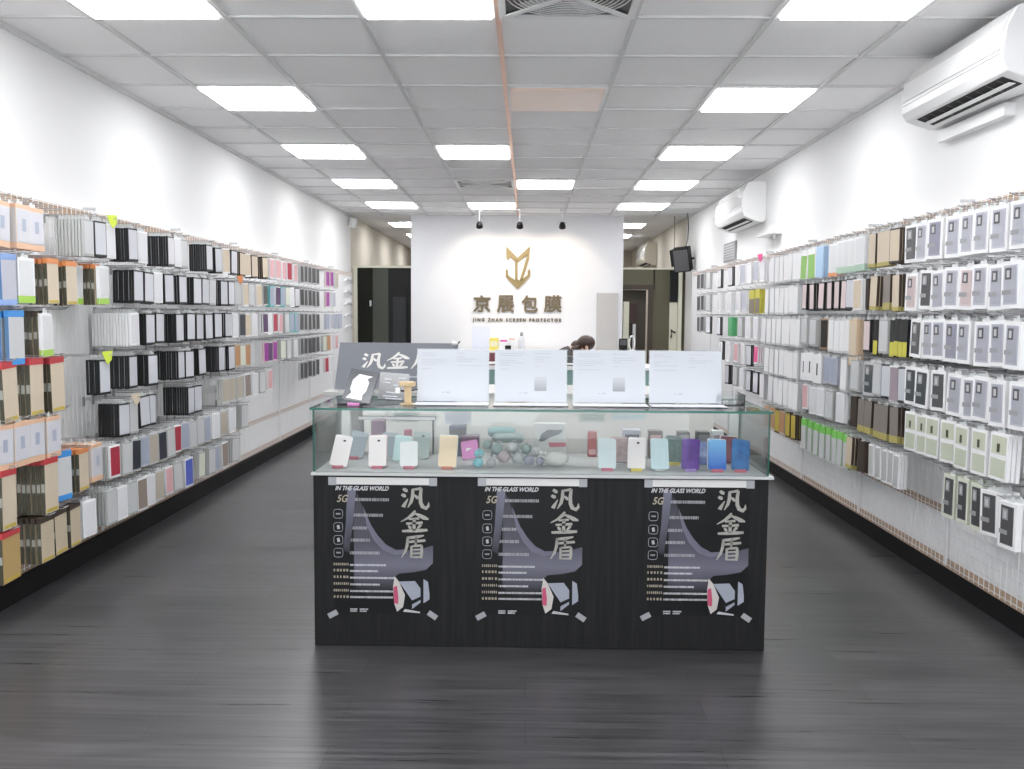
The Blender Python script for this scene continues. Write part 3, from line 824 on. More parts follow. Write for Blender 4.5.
hang_row('L', 1, 1.55, [
  (1, 2, 'prl'), (20, 3, 'prg', {'sp': .03}), (47, 7, 'pro', {'sp': .024}), (66, 3, 'pro', {'sp': .022}), (72, 1, 'prg', {'in': .07}),
  (99, 7, 'pro', {'sp': .0215, 'f': 'prg'}), (135, 8, 'blk', {'sp': .0145}), (146, 2, 'blk'), (155, 2, 'wht'), (166, 4, 'blk'), (180, 5, 'blk', {'sp': .016}), (195, 6, 'blk'),
  (203.5, 2, 'blk'), (210.5, 2, 'slv'), (222, 4, 'blk'), (229.5, 3, 'blk'), (236, 5, 'slv', {'tag': 'orange'}), (244, 2, 'cwt'), (250, 3, 'slv'), (257.5, 2, 'cwt'), (264, 2, 'gry'),
  (271, 3, 'tea'), (277, 2, 'prp'), (282, 2, 'tea'), (286.5, 2, 'olv'), (291, 3, 'wht'), (296, 3, 'blk'),
  (301, 2, 'gry'), (305, 2, 'gry'), (309, 2, 'gry'), (313, 2, 'gry'), (317, 2, 'gry'), (327, 2, 'mag'), (333, 2, 'lil')], (60, 72))
hang_row('L', 2, 1.32, [
  (9, 2, 'prb', {'sp': .03}), (41, 7, 'prd', {'sp': .021, 'f': 'prg'}),
  (131, 13, 'wht', {'sp': .0165}), (147, 5, 'blk'), (157, 3, 'blk'), (177, 7, 'blk'), (188.5, 3, 'blk'), (197.5, 2, 'blk'), (206.5, 4, 'blk'), (216, 2, 'blk'), (226.5, 4, 'blk'), (233.5, 2, 'wht'),
  (241, 3, 'nvy'), (246, 3, 'cwt'), (253, 3, 'wht'), (264, 2, 'prp'), (268, 3, 'wht'), (274, 2, 'red'), (280, 3, 'pnk'), (286, 3, 'slv'), (291, 2, 'tea'), (296, 2, 'tea'),
  (301, 2, 'gry'), (305, 2, 'gry'), (309, 2, 'gry'), (313, 2, 'gry'), (317, 2, 'gry'), (327, 2, 'blu'), (331, 2, 'lil'), (335, 2, 'blu'), (340, 2, 'blu')], (58, 66, 72))
hang_row('L', 3, 1.09, [
  (2, 2, 'prr', {'dz': .02}), (17, 2, 'prr', {'sp': .03, 'dz': .02, 'in': .11}), (30, 4, 'prr', {'sp': .022, 'dz': .02}), (51, 4, 'prr', {'sp': .021, 'dz': .02}),
  (100.5, 5, 'blk', {'tag': 'yellow'}), (129.5, 9, 'blk', {'sp': .014}), (149.5, 7, 'blk'), (178.5, 11, 'blk', {'sp': .0145}), (187, 2, 'blk'), (199.5, 4, 'blk'), (219.5, 8, 'blk'), (229.5, 4, 'blk'),
  (236, 3, 'org'), (241, 3, 'olv'), (246, 2, 'org'), (265, 2, 'mag'), (269, 2, 'prp'), (274, 3, 'mag'), (282, 3, 'olv'), (288, 2, 'slv'), (294, 2, 'slv'),
  (301, 2, 'gry'), (305, 2, 'gry'), (309, 2, 'gry'), (313, 2, 'gry'), (317, 2, 'gry'), (324, 2, 'olv'), (328, 3, 'org'), (336, 3, 'pnk')], (61, 70))
hang_row('L', 4, .862, [
  (-3, 1, 'wnd'), (14.5, 1, 'wnd'), (30, 4, 'wnd', {'sp': .036}), (47, 3, 'wnd', {'sp': .036}),
  (120.5, 8, 'blk', {'dz': -.015, 'sp': .014}), (129.5, 2, 'slv', {'tag': 'cream', 'dz': -.015}), (141, 4, 'blk'), (148.5, 2, 'blk'), (188.5, 11, 'blk', {'sp': .0145}), (195.5, 2, 'blk'),
  (224, 3, 'bei'), (231, 3, 'bei'), (238, 4, 'bei'), (246, 3, 'brw'), (254, 3, 'wht'), (261, 3, 'slv'), (269, 3, 'pnk'),
  (301, 2, 'gry'), (305, 2, 'gry'), (309, 2, 'gry'), (313, 2, 'gry'), (317, 2, 'gry'), (326, 2, 'red'), (330, 2, 'wht')], (66, 74))
hang_row('L', 5, .64, [
  (2, 2, 'prr', {'dz': .03}), (45, 10, 'prr', {'sp': .0215, 'dz': .03}), (57, 5, 'prb', {'sp': .025, 'dz': .035, 'yaw': .2}), (79, 6, 'pro', {'sp': .025, 'dz': .02}), (92, 5, 'wnd', {'sp': .036, 'dz': .035}),
  (111, 7, 'slv', {'sp': .016, 'f': 'red'}), (124, 4, 'slv'), (133, 2, 'nvy'), (141.5, 5, 'blu'), (150.5, 6, 'bei'), (159.5, 2, 'nvy'), (168, 3, 'slv'), (175.5, 2, 'red'), (183, 2, 'blu'), (190, 4, 'slv'),
  (198, 3, 'slv'), (205, 4, 'blu'), (214, 6, 'wht'), (222, 3, 'bei'), (230, 4, 'wht'), (243, 3, 'slv')])
hang_row('L', 6, .415, [
  (2, 2, 'tnb', {'sp': .034}), (41.5, 5, 'prd', {'sp': .026}), (55, 2, 'prd', {'sp': .021}), (70, 2, 'prd', {'sp': .021}), (85, 2, 'wht'),
  (108, 7, 'slv', {'sp': .018}), (118, 5, 'wht', {'sp': .018}), (128, 5, 'slv', {'sp': .018}), (139, 3, 'brw'), (147, 3, 'wht'), (156.5, 3, 'bei'), (166.5, 3, 'pnk'), (175, 3, 'slv'), (186, 3, 'bbx'), (200, 4, 'olv'), (210, 3, 'slv'), (215, 3, 'blu'), (223, 4, 'brw'), (234, 4, 'slv')])

# ---- right wall
hang_row('R', 0, 1.767, [
  (1026, 3, 'wbx'), (1005, 3, 'wbx'), (987, 4, 'wbx'), (972.5, 2, 'wbx'), (958, 2, 'wbx'), (940, 5, 'wbv'), (926, 2, 'wbx'), (915, 2, 'wbd'),
  (905, 2, 'brb', {'in': .05}), (898, 2, 'crm'), (890, 2, 'ycr'), (883, 3, 'ycr'), (874, 3, 'ycr'), (862, 4, 'wbt'), (855.5, 2, 'wbt'), (849, 3, 'wbt'), (843, 2, 'wbt'), (836, 3, 'wob'), (822, 4, 'sky'), (813, 2, 'gbx'), (806, 3, 'gbx'),
  (800, 3, 'lwt'), (796, 3, 'lwt'), (791.5, 3, 'lwt'), (787, 3, 'lwt'), (782.5, 3, 'lwt'), (778, 3, 'lwt'), (773, 3, 'lwt'), (763, 3, 'wht', {'tag': 'pink'}), (757, 3, 'lil'), (750, 3, 'wht'), (744, 3, 'lil'), (738, 3, 'wht'),
  (731, 2, 'blk'), (720, 2, 'blk'), (709, 2, 'slv'), (703, 2, 'gry'), (699, 2, 'gry')])
hang_row('R', 1, 1.54, [
  (1017, 4, 'wbx'), (1003, 1, 'wbx'), (986, 3, 'wbx'), (973, 1, 'wbp'), (957, 4, 'wbx'), (942, 1, 'wbx'), (931, 1, 'wbd'), (916, 3, 'wbp'),
  (904, 2, 'brb', {'in': .05}), (898, 2, 'ycr'), (889, 2, 'ygr'), (876, 3, 'ycr'), (868, 2, 'brb', {'in': .03}), (860, 2, 'cwt'), (853, 3, 'blk'), (846, 2, 'ppk'), (838.5, 2, 'ppk'), (831, 3, 'ppk'), (823, 3, 'ppk'), (813, 3, 'ppk'), (806, 3, 'ppk'),
  (797, 3, 'lwt'), (792, 3, 'lwt'), (787.5, 3, 'lwt'), (783, 3, 'lwt'), (778, 3, 'lwt'), (773, 3, 'lwt'), (768, 3, 'lwt'), (759, 3, 'yfr'), (753, 3, 'yfr'), (745, 2, 'lil'), (739, 2, 'wht'), (730, 4, 'wht'), (720, 3, 'wht'), (709, 2, 'slv'), (703, 2, 'gry'), (699, 2, 'gry')])
hang_row('R', 2, 1.315, [
  (1020, 3, 'wbx'), (1004, 1, 'wbx'), (989, 2, 'wbx'), (969.5, 3, 'wbx'), (957.5, 2, 'wbv'), (943, 1, 'wbx'), (933, 2, 'wbx'), (921, 2, 'wbd'),
  (907, 2, 'ybk'), (902.5, 2, 'ybk'), (898, 2, 'ybk'), (893.5, 2, 'ybk'), (887, 3, 'slv'), (877, 2, 'ybk'), (869, 3, 'ppk'), (856, 2, 'tan'), (850, 2, 'lwt'), (844.5, 2, 'lwt'), (839, 2, 'lwt'), (833, 2, 'lwt'), (827, 3, 'brf'), (815, 3, 'slv'), (806, 2, 'slv'),
  (799, 3, 'lwt'), (794, 3, 'lwt'), (789.5, 3, 'lwt'), (785, 3, 'lwt'), (780, 3, 'lwt'), (775, 3, 'lwt'), (770, 3, 'lwt'), (765, 3, 'lwt'), (757, 3, 'wht'), (749, 3, 'wht'), (741, 2, 'slv'), (731, 4, 'grn'), (719.5, 2, 'blk'), (709, 2, 'blk'), (703, 2, 'gry'), (699, 2, 'gry')])
hang_row('R', 3, 1.087, [
  (1026, 3, 'wbx'), (1004, 4, 'wbx'), (988, 1, 'wbx'), (976, 2, 'wbx'), (961, 2, 'wbx'), (943.5, 2, 'wbd'), (927, 2, 'wbd'), (915.5, 2, 'wbd'),
  (907, 3, 'blk'), (898.5, 3, 'mau'), (890, 3, 'blk'), (881.5, 3, 'slv'), (873.5, 2, 'tag'), (858, 2, 'slv'), (846, 3, 'lwt'), (836, 3, 'blu'), (829, 3, 'blu'), (820, 2, 'dot'), (812.5, 2, 'dot'), (806, 3, 'dot'),
  (797, 3, 'lwt'), (792, 3, 'lwt'), (787.5, 3, 'lwt'), (783, 3, 'lwt'), (778, 3, 'lwt'), (773, 3, 'lwt'), (768, 3, 'lwt'), (757, 3, 'hot'), (750, 2, 'blk'), (744, 3, 'wht'), (737, 3, 'pnk'), (729, 3, 'wht'), (722, 2, 'blk')])
hang_row('R', 4, .878, [
  (1007, 3, 'pgr'), (986, 3, 'pgr'), (968, 3, 'pgr'), (953.6, 2, 'pgr'), (937.8, 2, 'pgr'), (927, 1, 'pgr'), (915.5, 2, 'pgr'),
  (903, 2, 'brb', {'in': .05}), (897, 2, 'ygr'), (887.5, 2, 'ygr'), (881, 2, 'ygr'), (871, 2, 'ygr'), (864, 2, 'ygr'), (856, 2, 'brb'), (843, 2, 'wht'), (832, 2, 'slv'), (823, 4, 'wht'), (815, 3, 'wht'), (807, 3, 'pnk'),
  (797, 3, 'lwt'), (792, 3, 'lwt'), (787, 3, 'lwt'), (782, 3, 'lwt'), (777, 3, 'lwt'), (772, 3, 'lwt'), (763, 2, 'lwt'), (757, 3, 'blk'), (750, 3, 'blk'), (743, 3, 'wht'), (736, 3, 'slv'), (728, 3, 'blk')], (1018, 849, 838))
hang_row('R', 5, .65, [
  (1016, 4, 'wbd', {'dz': -.02}), (996.5, 3, 'wbd', {'dz': -.005}), (982, 3, 'dkw'), (968, 3, 'dkw'), (954.5, 2, 'dkw'),
  (899, 3, 'clp'), (893, 3, 'clp'), (886.5, 3, 'clp'), (880, 3, 'clp'), (873, 3, 'clp'), (864, 2, 'brb', {'dz': .0}), (852, 3, 'ycr'),
  (848, 4, 'gtp', {'dz': -.0}), (842, 4, 'gtp'), (836, 4, 'gtp'), (830, 4, 'gtp'), (824, 4, 'gtp'), (818, 4, 'gtp'), (811.5, 4, 'gtp'), (805, 4, 'gtp'),
  (795, 3, 'yel'), (789.5, 3, 'yel'), (784, 3, 'org'), (779, 3, 'yel'), (774, 3, 'org'), (768.5, 3, 'org')], (940, 932, 922))

for _ro, _ch in PROTO.values():
    for _o in [_ro] + _ch: D.objects.remove(_o)

# white curved display arms at the far end of the left wall
for k in range(5):
    z = 1.74 - .15*k
    b = MB(); b.tube([(XL+.10, 11.50, z-.01), (XL+.10, 11.62, z+.02), (XL+.10, 11.85, z+.02), (XL+.10, 11.98, z-.02)], [.011, .013, .013, .010], WHTP, 8)
    tag(b.obj('curved_display_arm'), 'white curved display arm at the far end of the left wall, %s from the top' % ORD[k], 'display arm', 'curved display arms')

q = MB()
for (sd, y, z, L) in FARH:
    x0 = (XL+.092) if sd == 'L' else (XR-.092); k = 1 if sd == 'L' else -1
    q.tube([(x0, y, z-.03), (x0, y, z), (x0+k*L*.9, y, z), (x0+k*L, y, z+.012)], .0026, WIRE, 4)
tag(q.obj('far_peg_hooks'), 'small wire peg hooks along the far ends of both walls', 'hooks', None, 'stuff')
# ================================================================ FRONT SHOWCASE
CX0, CX1, CY0, CY1 = -.845, .948, 3.53, 4.07
ZD, ZT = .702, .957
cs = thing('glass_showcase', 'long black wood counter with a glass display case on top', 'showcase', (0.05, CY0, 0))
def cl(x, y, z): return (x-.05, y-CY0, z)
b = MB(); b.box(cl(CX0, CY0, 0), cl(CX1, CY1, ZD-.011), BLKWOOD); b.obj('cabinet_body', cs, .003)
b = MB(); b.box(cl(CX0-.006, CY0-.012, ZD-.011), cl(CX1+.016, CY1, ZD), DESKG); b.obj('display_deck', cs)
def pane(name, lo, hi):
    q = MB(); q.box(lo, hi, GLASS)
    # green edges on the thin sides
    d = [hi[i]-lo[i] for i in range(3)]; ax = d.index(min(d))
    q.m(GEDGE)
    nrm = [2, 2, 1, 0, 1, 0]
    for i in range(6):
        if nrm[i] != ax: q.mi[i] = 1
    return q.obj(name, cs)
g = .006
pane('glass_front', cl(CX0, CY0, ZD+.001), cl(CX1, CY0+g, ZT-.009))
pane('glass_side', cl(CX0, CY0+g+.001, ZD+.001), cl(CX0+g, CY1-.03, ZT-.009))
pane('glass_side', cl(CX1-g, CY0+g+.001, ZD+.001), cl(CX1, CY1-.03, ZT-.009))
pane('glass_top', cl(CX0-.01, CY0-.006, ZT-.008), cl(CX1+.01, CY1, ZT))
for x in (CX0+.012, CX1-.05):
    b = MB(); b.box(cl(x, CY1-.045, ZD+.001), cl(x+.038, CY1-.01, ZT-.009), ALU); b.obj('rear_post', cs)
b = MB(); b.box(cl(CX0+.05, CY1-.03, ZT-.03), cl(CX1-.05, CY1-.012, ZT-.009), ALU); b.obj('rear_track', cs)
for k, (x0, x1) in enumerate(((CX0+.05, .05),)):
    b = MB(); b.box(cl(x0, CY1-.028+.008*k, ZD+.002), cl(x1, CY1-.023+.008*k, ZT-.03), GLASS); b.obj('sliding_door', cs)

# stroke characters for the brush lettering
FAN = [[(.10,.88,.05),(.20,.80,.075),(.24,.74,.03)], [(.05,.64,.05),(.14,.58,.075),(.18,.52,.03)], [(.10,.10,.07),(.15,.22,.06),(.27,.46,.015)],
       [(.44,.86,.05),(.43,.55,.06),(.38,.32,.055),(.26,.08,.015)], [(.42,.84,.04),(.58,.86,.05),(.74,.90,.06)], [(.73,.90,.05),(.70,.60,.06),(.71,.30,.065),(.78,.12,.075),(.90,.06,.08),(.98,.16,.05),(.99,.32,.01)], [(.50,.62,.03),(.58,.52,.06),(.62,.44,.02)]]
JIN = [[(.52,.99,.03),(.45,.84,.07),(.28,.66,.05),(.02,.48,.015)], [(.48,.88,.03),(.66,.78,.07),(.84,.66,.09),(.99,.60,.03)], [(.30,.60,.04),(.50,.62,.05),(.66,.64,.05)], [(.20,.40,.05),(.50,.42,.055),(.78,.45,.06)],
       [(.49,.62,.05),(.48,.40,.06),(.48,.10,.05)], [(.28,.32,.03),(.34,.22,.06),(.37,.16,.02)], [(.72,.36,.05),(.64,.24,.05),(.58,.16,.015)], [(.06,.06,.05),(.40,.08,.07),(.72,.10,.075),(.95,.12,.05)]]
DUN = [[(.92,.97,.03),(.62,.90,.07),(.24,.86,.05)], [(.28,.88,.05),(.25,.55,.06),(.18,.30,.05),(.02,.02,.015)], [(.26,.68,.04),(.60,.72,.06),(.98,.76,.05)], [(.62,.90,.03),(.60,.70,.05),(.58,.54,.03)],
       [(.42,.52,.05),(.42,.25,.05),(.41,.02,.05)], [(.42,.50,.04),(.65,.53,.05),(.84,.54,.05)], [(.83,.54,.05),(.83,.25,.06),(.80,.00,.05)], [(.44,.36,.03),(.78,.38,.04)], [(.44,.20,.03),(.78,.22,.04)], [(.42,.04,.03),(.78,.05,.04)]]

def brush(q, strokes, ox, oz, sx, sz, y, mt, th=.0006):
    for st in strokes:
        L = []; Rr = []; n = len(st)
        for i, (x, z, w) in enumerate(st):
            a = st[max(i-1, 0)]; c = st[min(i+1, n-1)]
            dx, dz = c[0]-a[0], c[1]-a[1]; l = math.hypot(dx, dz) or 1
            nx, nz = -dz/l*w, dx/l*w
            L.append((ox+(x+nx)*sx, oz+(z+nz)*sz)); Rr.append((ox+(x-nx)*sx, oz+(z-nz)*sz))
        for i in range(n-1):
            q.prism([L[i], L[i+1], Rr[i+1], Rr[i]], 'y', y-th, y, mt)

# posters on the counter front
INKW = mat('white_print', (.50, .50, .52), .4); INKGO = mat('pale_gold_print', (.36, .32, .25), .4); INKB = mat('black_gloss_print', (.006, .006, .007), .4, spec=.25)
BEAM = grad_mat('lavender_beam_print', (.03, .03, .042), (.15, .15, .205))
SWO = grad_mat('lavender_swoosh_print', (.010, .010, .013), (.035, .034, .047), 'Z')
_e = [n for n in SWO.node_tree.nodes if n.type == 'VALTORGB'][0].color_ramp.elements
for _p, _c in ((.16, (.075, .073, .10, 1)), (.30, (.145, .142, .19, 1)), (.50, (.075, .073, .10, 1)), (.75, (.055, .053, .073, 1))):
    _q = _e.new(_p); _q.color = _c
SWO2 = mat('dim_lavender_print', (.11, .105, .15), .3); PINKP = mat('pink_red_print', (.50, .08, .16), .4)
SILV = mat('silver_grey_print', (.33, .35, .42), .35); TAPE = mat('frosted_tape', (.36, .37, .39), .25)
GREYP = mat('grey_print', (.30, .30, .32), .4)

def poster(pxl, py0, py1, where):
    a = on_y(pxl, py0, CY0); W = .398; c = on_y(pxl, py1, CY0); H = a.z-c.z
    t = thing('poster', 'black poster with silver brush characters taped to the %s of the counter front' % where, 'poster', (a.x, CY0-.0015, c.z), 0, 'posters on the counter front')
    def X(u): return u*W
    def Z(v): return H*(1-v)
    q = MB(); q.box((0, -.0008, 0), (W, 0, H), INKB); sh_ = q.obj('sheet', t)
    q = MB(); q.box((-.003, -.0018, Z(.045)), (W+.003, -.0009, Z(-.008)), mat('white_strip', (.66, .65, .64), .5)); q.obj('header_strip', t)
    def poly(name, pts, y, mt):
        k = MB(); k.prism([(X(u), Z(v)) for u, v in pts], 'y', -y-.0002, -y, mt); return k.obj(name, sh_)
    # fading lavender swoosh and beam
    sw = [(.21,.09),(.26,.13),(.31,.24),(.36,.34),(.43,.43),(.52,.50),(.62,.535),(.74,.53),(.86,.52),(1,.49),(1,.62),(.93,.67),(.80,.69),(.66,.70),(.60,.74),(.60,.85),(.40,.87),(.21,.80)]
    poly('swoosh', sw, .0009, SWO)
    poly('rim_light', [(.30,.20),(.33,.25),(.38,.34),(.45,.42),(.53,.485),(.63,.525),(.74,.52),(.74,.55),(.62,.56),(.50,.53),(.41,.455),(.345,.36)], .0012, mat('bright_lavender', (.135, .132, .185), .3))
    poly('light_beam', [(.15,.07),(.235,.07),(.20,.35),(.16,.55),(.10,.52),(.13,.33)], .0015, BEAM)
    # brush characters
    q = MB()
    brush(q, FAN, X(.675), Z(.225), W*.285, H*.175, -.0016, mat('silver_brush', (.36, .35, .32), .4))
    brush(q, JIN, X(.675), Z(.395), W*.285, H*.165, -.0016, mat('silver_brush', (.36, .35, .32), .4))
    brush(q, DUN, X(.68), Z(.585), W*.25, H*.175, -.0016, mat('silver_brush', (.36, .35, .32), .4))
    q.obj('brush_characters', t)
    text_obj('headline', 'IN THE GLASS WORLD', .03, INKW, t, (X(.295), -.0018, Z(.072)), fit=(W*.53, H*.030), extrude=.0003, bold=.0008, shear=.35)
    text_obj('subheading', '5G', .05, INKGO, t, (X(.10), -.0018, Z(.148)), fit=(W*.11, H*.052), extrude=.0003, bold=.0008, shear=.3)
    # illegible small print as rows of short dashes
    q = MB()
    def dashes(u0, u1, v, hh, mt, step=.016, fill=.72):
        u = u0
        while u < u1:
            e = min(u+step*fill*(.7+.5*R.random()), u1)
            q.box((X(u), -.0016, Z(v+hh/2)), (X(e), -.0012, Z(v-hh/2)), mt); u += step
    dashes(.215, .565, .155, .022, GREYP)
    for v, u1 in ((.27, .50), (.365, .345), (.455, .37), (.55, .47)): dashes(.17, u1, v, .022, GREYP)
    for v, u1 in ((.64, .53), (.685, .45), (.735, .62), (.785, .47), (.835, .61), (.88, .60)): dashes(.17, u1, v, .014, INKW, .012, .8)
    for v in (.635, .68, .73, .78, .83, .878): dashes(.005, .155, v, .018, INKGO, .032 if v in (.68, .73, .878) else .02, .6)
    for v, (u0, u1) in ((.975, (.17, .24)), (.975, (.265, .35)), (.99, (.17, .24)), (.99, (.265, .335))): dashes(u0, u1, v-.005, .010, INKW, .012, .85)
    q.obj('small_text', sh_)
    for k, v in enumerate((.262, .36, .455, .55)):
        r = MB(); rx = W*.045; cz = Z(v); cx = X(.055); pts = []
        for j in range(24):
            an = 2*PI*j/24; c_, s_ = math.cos(an), math.sin(an)
            pts.append((cx+rx*math.copysign(abs(c_)**.5, c_), -.0016, cz+rx*math.copysign(abs(s_)**.5, s_)))
        r.tube(pts, .0009, INKL, 4, True)
        if k in (1, 2): r.prism([(cx-.003, cz-.009), (cx+.007, cz-.007), (cx+.004, cz+.009), (cx-.006, cz+.006)], 'y', -.0018, -.0013, INKW)
        else: r.prism([(cx-.009, cz-.003), (cx+.009, cz-.003), (cx+.009, cz+.003), (cx-.009, cz+.003)], 'y', -.0018, -.0013, GREYP)
        r.obj('round_icon', sh_)
    poly('phone_side', [(.615,.72),(.66,.76),(.72,.86),(.70,.95),(.64,.985),(.61,.92),(.60,.80)], .0017, mat('pale_print', (.55, .52, .50), .4))
    poly('phone_side_pink', [(.605,.80),(.64,.79),(.655,.88),(.65,.93),(.61,.92)], .002, PINKP)
    poly('phone_film', [(.66,.76),(.82,.755),(.875,.81),(.875,.87),(.79,.90)], .0017, SILV)
    poly('phone_film_edge', [(.79,.93),(.875,.895),(.875,.915),(.79,.965)], .0017, SILV)
    poly('phone_film_strip', [(.905,.74),(.95,.76),(.965,.85),(.965,.89),(.905,.92)], .0017, SILV)
    poly('phone_film_tip', [(.72,.965),(.87,.985),(.87,.995),(.70,.985)], .0017, INKW)
    for k, (u, v, sx, sz) in enumerate(((-.03, 1.0, .05, .045), (.97, 1.0, .05, .045))):
        q = MB(); M = Matrix.Translation((X(u)+.01, -.0022, Z(v)-.005)) @ Matrix.Rotation((-.5, .6)[k], 4, 'Y')
        q.box((-.02, -.0006, -.011), (.02, 0, .011), TAPE, M); q.obj('tape_piece', t)
    for u in (0.0, 1.0):
        q = MB(); q.box((X(u)-.016, -.0032, Z(.05)), (X(u)+.016, -.0022, Z(-.01)), TAPE); q.obj('tape_piece', t)
    return t
poster(332.5, 478, 612.5, 'left end')
poster(482, 479, 614.5, 'middle')
poster(648.5, 480.5, 615, 'right end')

# phones on little stands in the case
def phone(px0, py0, px1, py1, col, y, label, foot=None, camera=True, second=None, name='dummy_phone'):
    """bottom-centre pixel, top-centre pixel; leans back on a wedge stand"""
    a = on_z(px0, py0, ZD+.004) if y is None else on_y(px0, py0, y)
    a.z = ZD+.004
    c = on_y(px1, py1, a.y+.05)
    dx = c.x-a.x; dz = max(c.z-a.z, .05)
    t = thing(name, label, 'phone', (a.x, a.y, ZD+.001), 0, 'dummy phones in the glass case')
    ln = math.sqrt(dx*dx+.05*.05+dz*dz)
    zax = Vector((dx, .05, dz)).normalized(); xax = Vector((1, 0, -dx/dz if dz else 0)).normalized(); yax = zax.cross(xax).normalized(); xax = yax.cross(zax)
    M = Matrix(((xax.x, yax.x, zax.x, 0), (xax.y, yax.y, zax.y, 0), (xax.z, yax.z, zax.z, .008), (0, 0, 0, 1)))
    W = .036; r = .008
    def shell(y0, y1, mt, W, L, z0=0.):
        q = MB(); pts = []
        for cx, cz, a0 in ((W-r, L-r, 0), (-W+r, L-r, PI/2), (-W+r, z0+r, PI), (W-r, z0+r, 1.5*PI)):
            for j in range(4): pts.append((cx+r*math.cos(a0+j*PI/6), cz+r*math.sin(a0+j*PI/6)))
        q.prism(pts, 'y', y0, y1, mt, M); return q
    shell(-.004, .004, col, W, ln).obj('phone_body', t)
    if second: shell(.006, .010, second, W+.002, ln+.006).obj('back_cover', t)
    if camera:
        q = MB(); q.box((W*.1-.004, -.006, ln*.80), (W*.1+.006, -.004, ln*.80+.007), BLKM, M); q.obj('camera_lens', t)
    q = MB(); q.prism([(-.012, 0), (.05, 0), (.05, .004), (.018, .05), (.012, .05)], 'x', -W*.6, W*.6, CLEAR, None); o = q.obj('easel_stand', t); o.location = (0, .012, 0)
    if foot: 
        q = MB(); q.box((-W*.62, -.012, 0), (W*.62, -.0045, .012), foot); q.obj('foot_clip', t)
    return t
fPK = mat('rose_clip', (.55, .16, .22), .4); fYL = mat('yellow_clip', (.70, .58, .10), .4); fOR = mat('coral_clip', (.66, .25, .16), .4)
pWP = mat('pearl_white_back', (.88, .82, .82), .2); pW = mat('white_back', (.88, .89, .89), .2); pBG = mat('blue_grey_back', (.36, .42, .46), .2)
pMI = mat('mint_back', (.55, .74, .74), .2); pGO = mat('pale_gold_back', (.90, .72, .50), .2); pPK = mat('orchid_back', (.66, .28, .55), .2)
pPU = mat('violet_back', (.14, .06, .32), .12, noise=.6, nscale=30); pBL = grad_mat('azure_back', (.03, .13, .55), (.20, .48, .80)); pNV = mat('ocean_back', (.06, .18, .42), .15, noise=.8, nscale=25)
pDG = mat('dark_green_back', (.10, .17, .16), .3, noise=.6, nscale=50); pPA = mat('patterned_rose', (.45, .34, .34), .3, noise=.6, nscale=40); pBP = mat('blue_marbled', (.18, .24, .48), .25, noise=.7, nscale=40); pMR = mat('maroon_back', (.20, .06, .08), .3)
phone(338, 469, 345, 437, pWP, 3.62, 'pearl white phone first from the left end of the glass case', fPK)
phone(377.5, 468, 378, 437, pWP, 3.62, 'pearl white phone with a pink layer behind, second in the front row', fPK, second=mat('blush_cover', (.72, .5, .52), .3))
phone(409, 469, 409, 443, pW, 3.62, 'plain white phone in front of the mint one', fPK, camera=False)
phone(447, 469, 449, 437, pGO, 3.62, 'pale gold phone with coral foot clip beside the heap of charms', fOR, camera=False, second=pW)
phone(354, 457, 361, 433, pBG, 3.85, 'blue-grey phone behind the first pearl white one', fPK, False)
phone(389, 457, 391, 434, pBG, 3.85, 'blue-grey phone between the pearl white and the mint ones', None, False)
phone(401, 463, 404, 437, pMI, 3.76, 'mint green phone behind the plain white one', None, False)
phone(420, 457, 423, 433, mat('sage_back', (.40, .47, .45), .2), 3.85, 'sage grey phone at the back beside the gold one', None)
phone(471, 457, 469, 442, pPK, 3.84, 'small orchid pink phone leaning beside the teal charms', None, False)
phone(607, 471, 607, 440, mat('ice_white_back', (.70, .80, .82), .2), 3.62, 'ice white phone beside the empty patch of deck', fPK, False)
phone(619, 466, 619, 438, pPA, 3.78, 'rose patterned phone behind the ice white one', None, False)
phone(636, 472, 637, 439, pWP, 3.62, 'pinkish white phone with a yellow foot clip', fYL)
phone(660, 471, 659, 440, mat('aqua_back', (.62, .78, .82), .2, noise=.1, nscale=60), 3.62, 'pale aqua phone in the middle of the right front row', None, False)
phone(674, 467, 674, 437, pDG, 3.78, 'dark green patterned phone behind the aqua and purple ones', fYL, False)
phone(690, 472, 691, 440, pPU, 3.62, 'glossy purple phone in the front row', mat('lilac_clip', (.35, .25, .55), .4), False)
phone(701, 469, 701, 443, pBP, 3.75, 'blue marbled phone between the purple and the azure ones', None, False)
phone(717, 472, 717, 441, pBL, 3.62, 'bright azure phone with a white edge', fPK, False, second=pW)
phone(729, 466, 729, 438, pMR, 3.78, 'maroon phone behind the azure and ocean blue ones', None, False, second=pW)
phone(740, 471, 741, 441, pNV, 3.62, 'ocean blue phone last towards the right glass side', fPK, False)
# dark stands and boxes further back in the case
def crate(name, label, cat, px0, px1, py0, py1, y, d, mt, extra=None):
    a = on_y(px0, py1, y); c = on_y(px1, py0, y)
    t = thing(name, label, cat, ((a.x+c.x)/2, y, ZD+.001)); w = (c.x-a.x)/2; hgt = c.z-ZD-.001
    b = MB(); b.box((-w, 0, 0), (w, d, hgt), mt); b.obj('box_body', t, .003)
    if extra:
        b = MB(); b.box((-w*.8, -.0012, hgt*extra[1]), (w*.8, 0, hgt*extra[2]), extra[0]); b.obj('printed_label', t)
    return t
crate('purple_gift_box', 'dusty purple box behind the second phone', 'box', 371, 384, 421, 455, 3.90, .06, mat('dusty_purple', (.22, .12, .19), .5), (cMAU, .1, .5))
crate('rose_gift_box', 'rose coloured small box behind the mint phone', 'box', 404, 411, 430, 455, 3.94, .04, fPK)
crate('purple_ring_box', 'dark plum box beside the gold phone at the back', 'box', 461, 479, 436, 456, 3.93, .06, mat('plum', (.16, .08, .13), .5), (pMR, .3, .7))
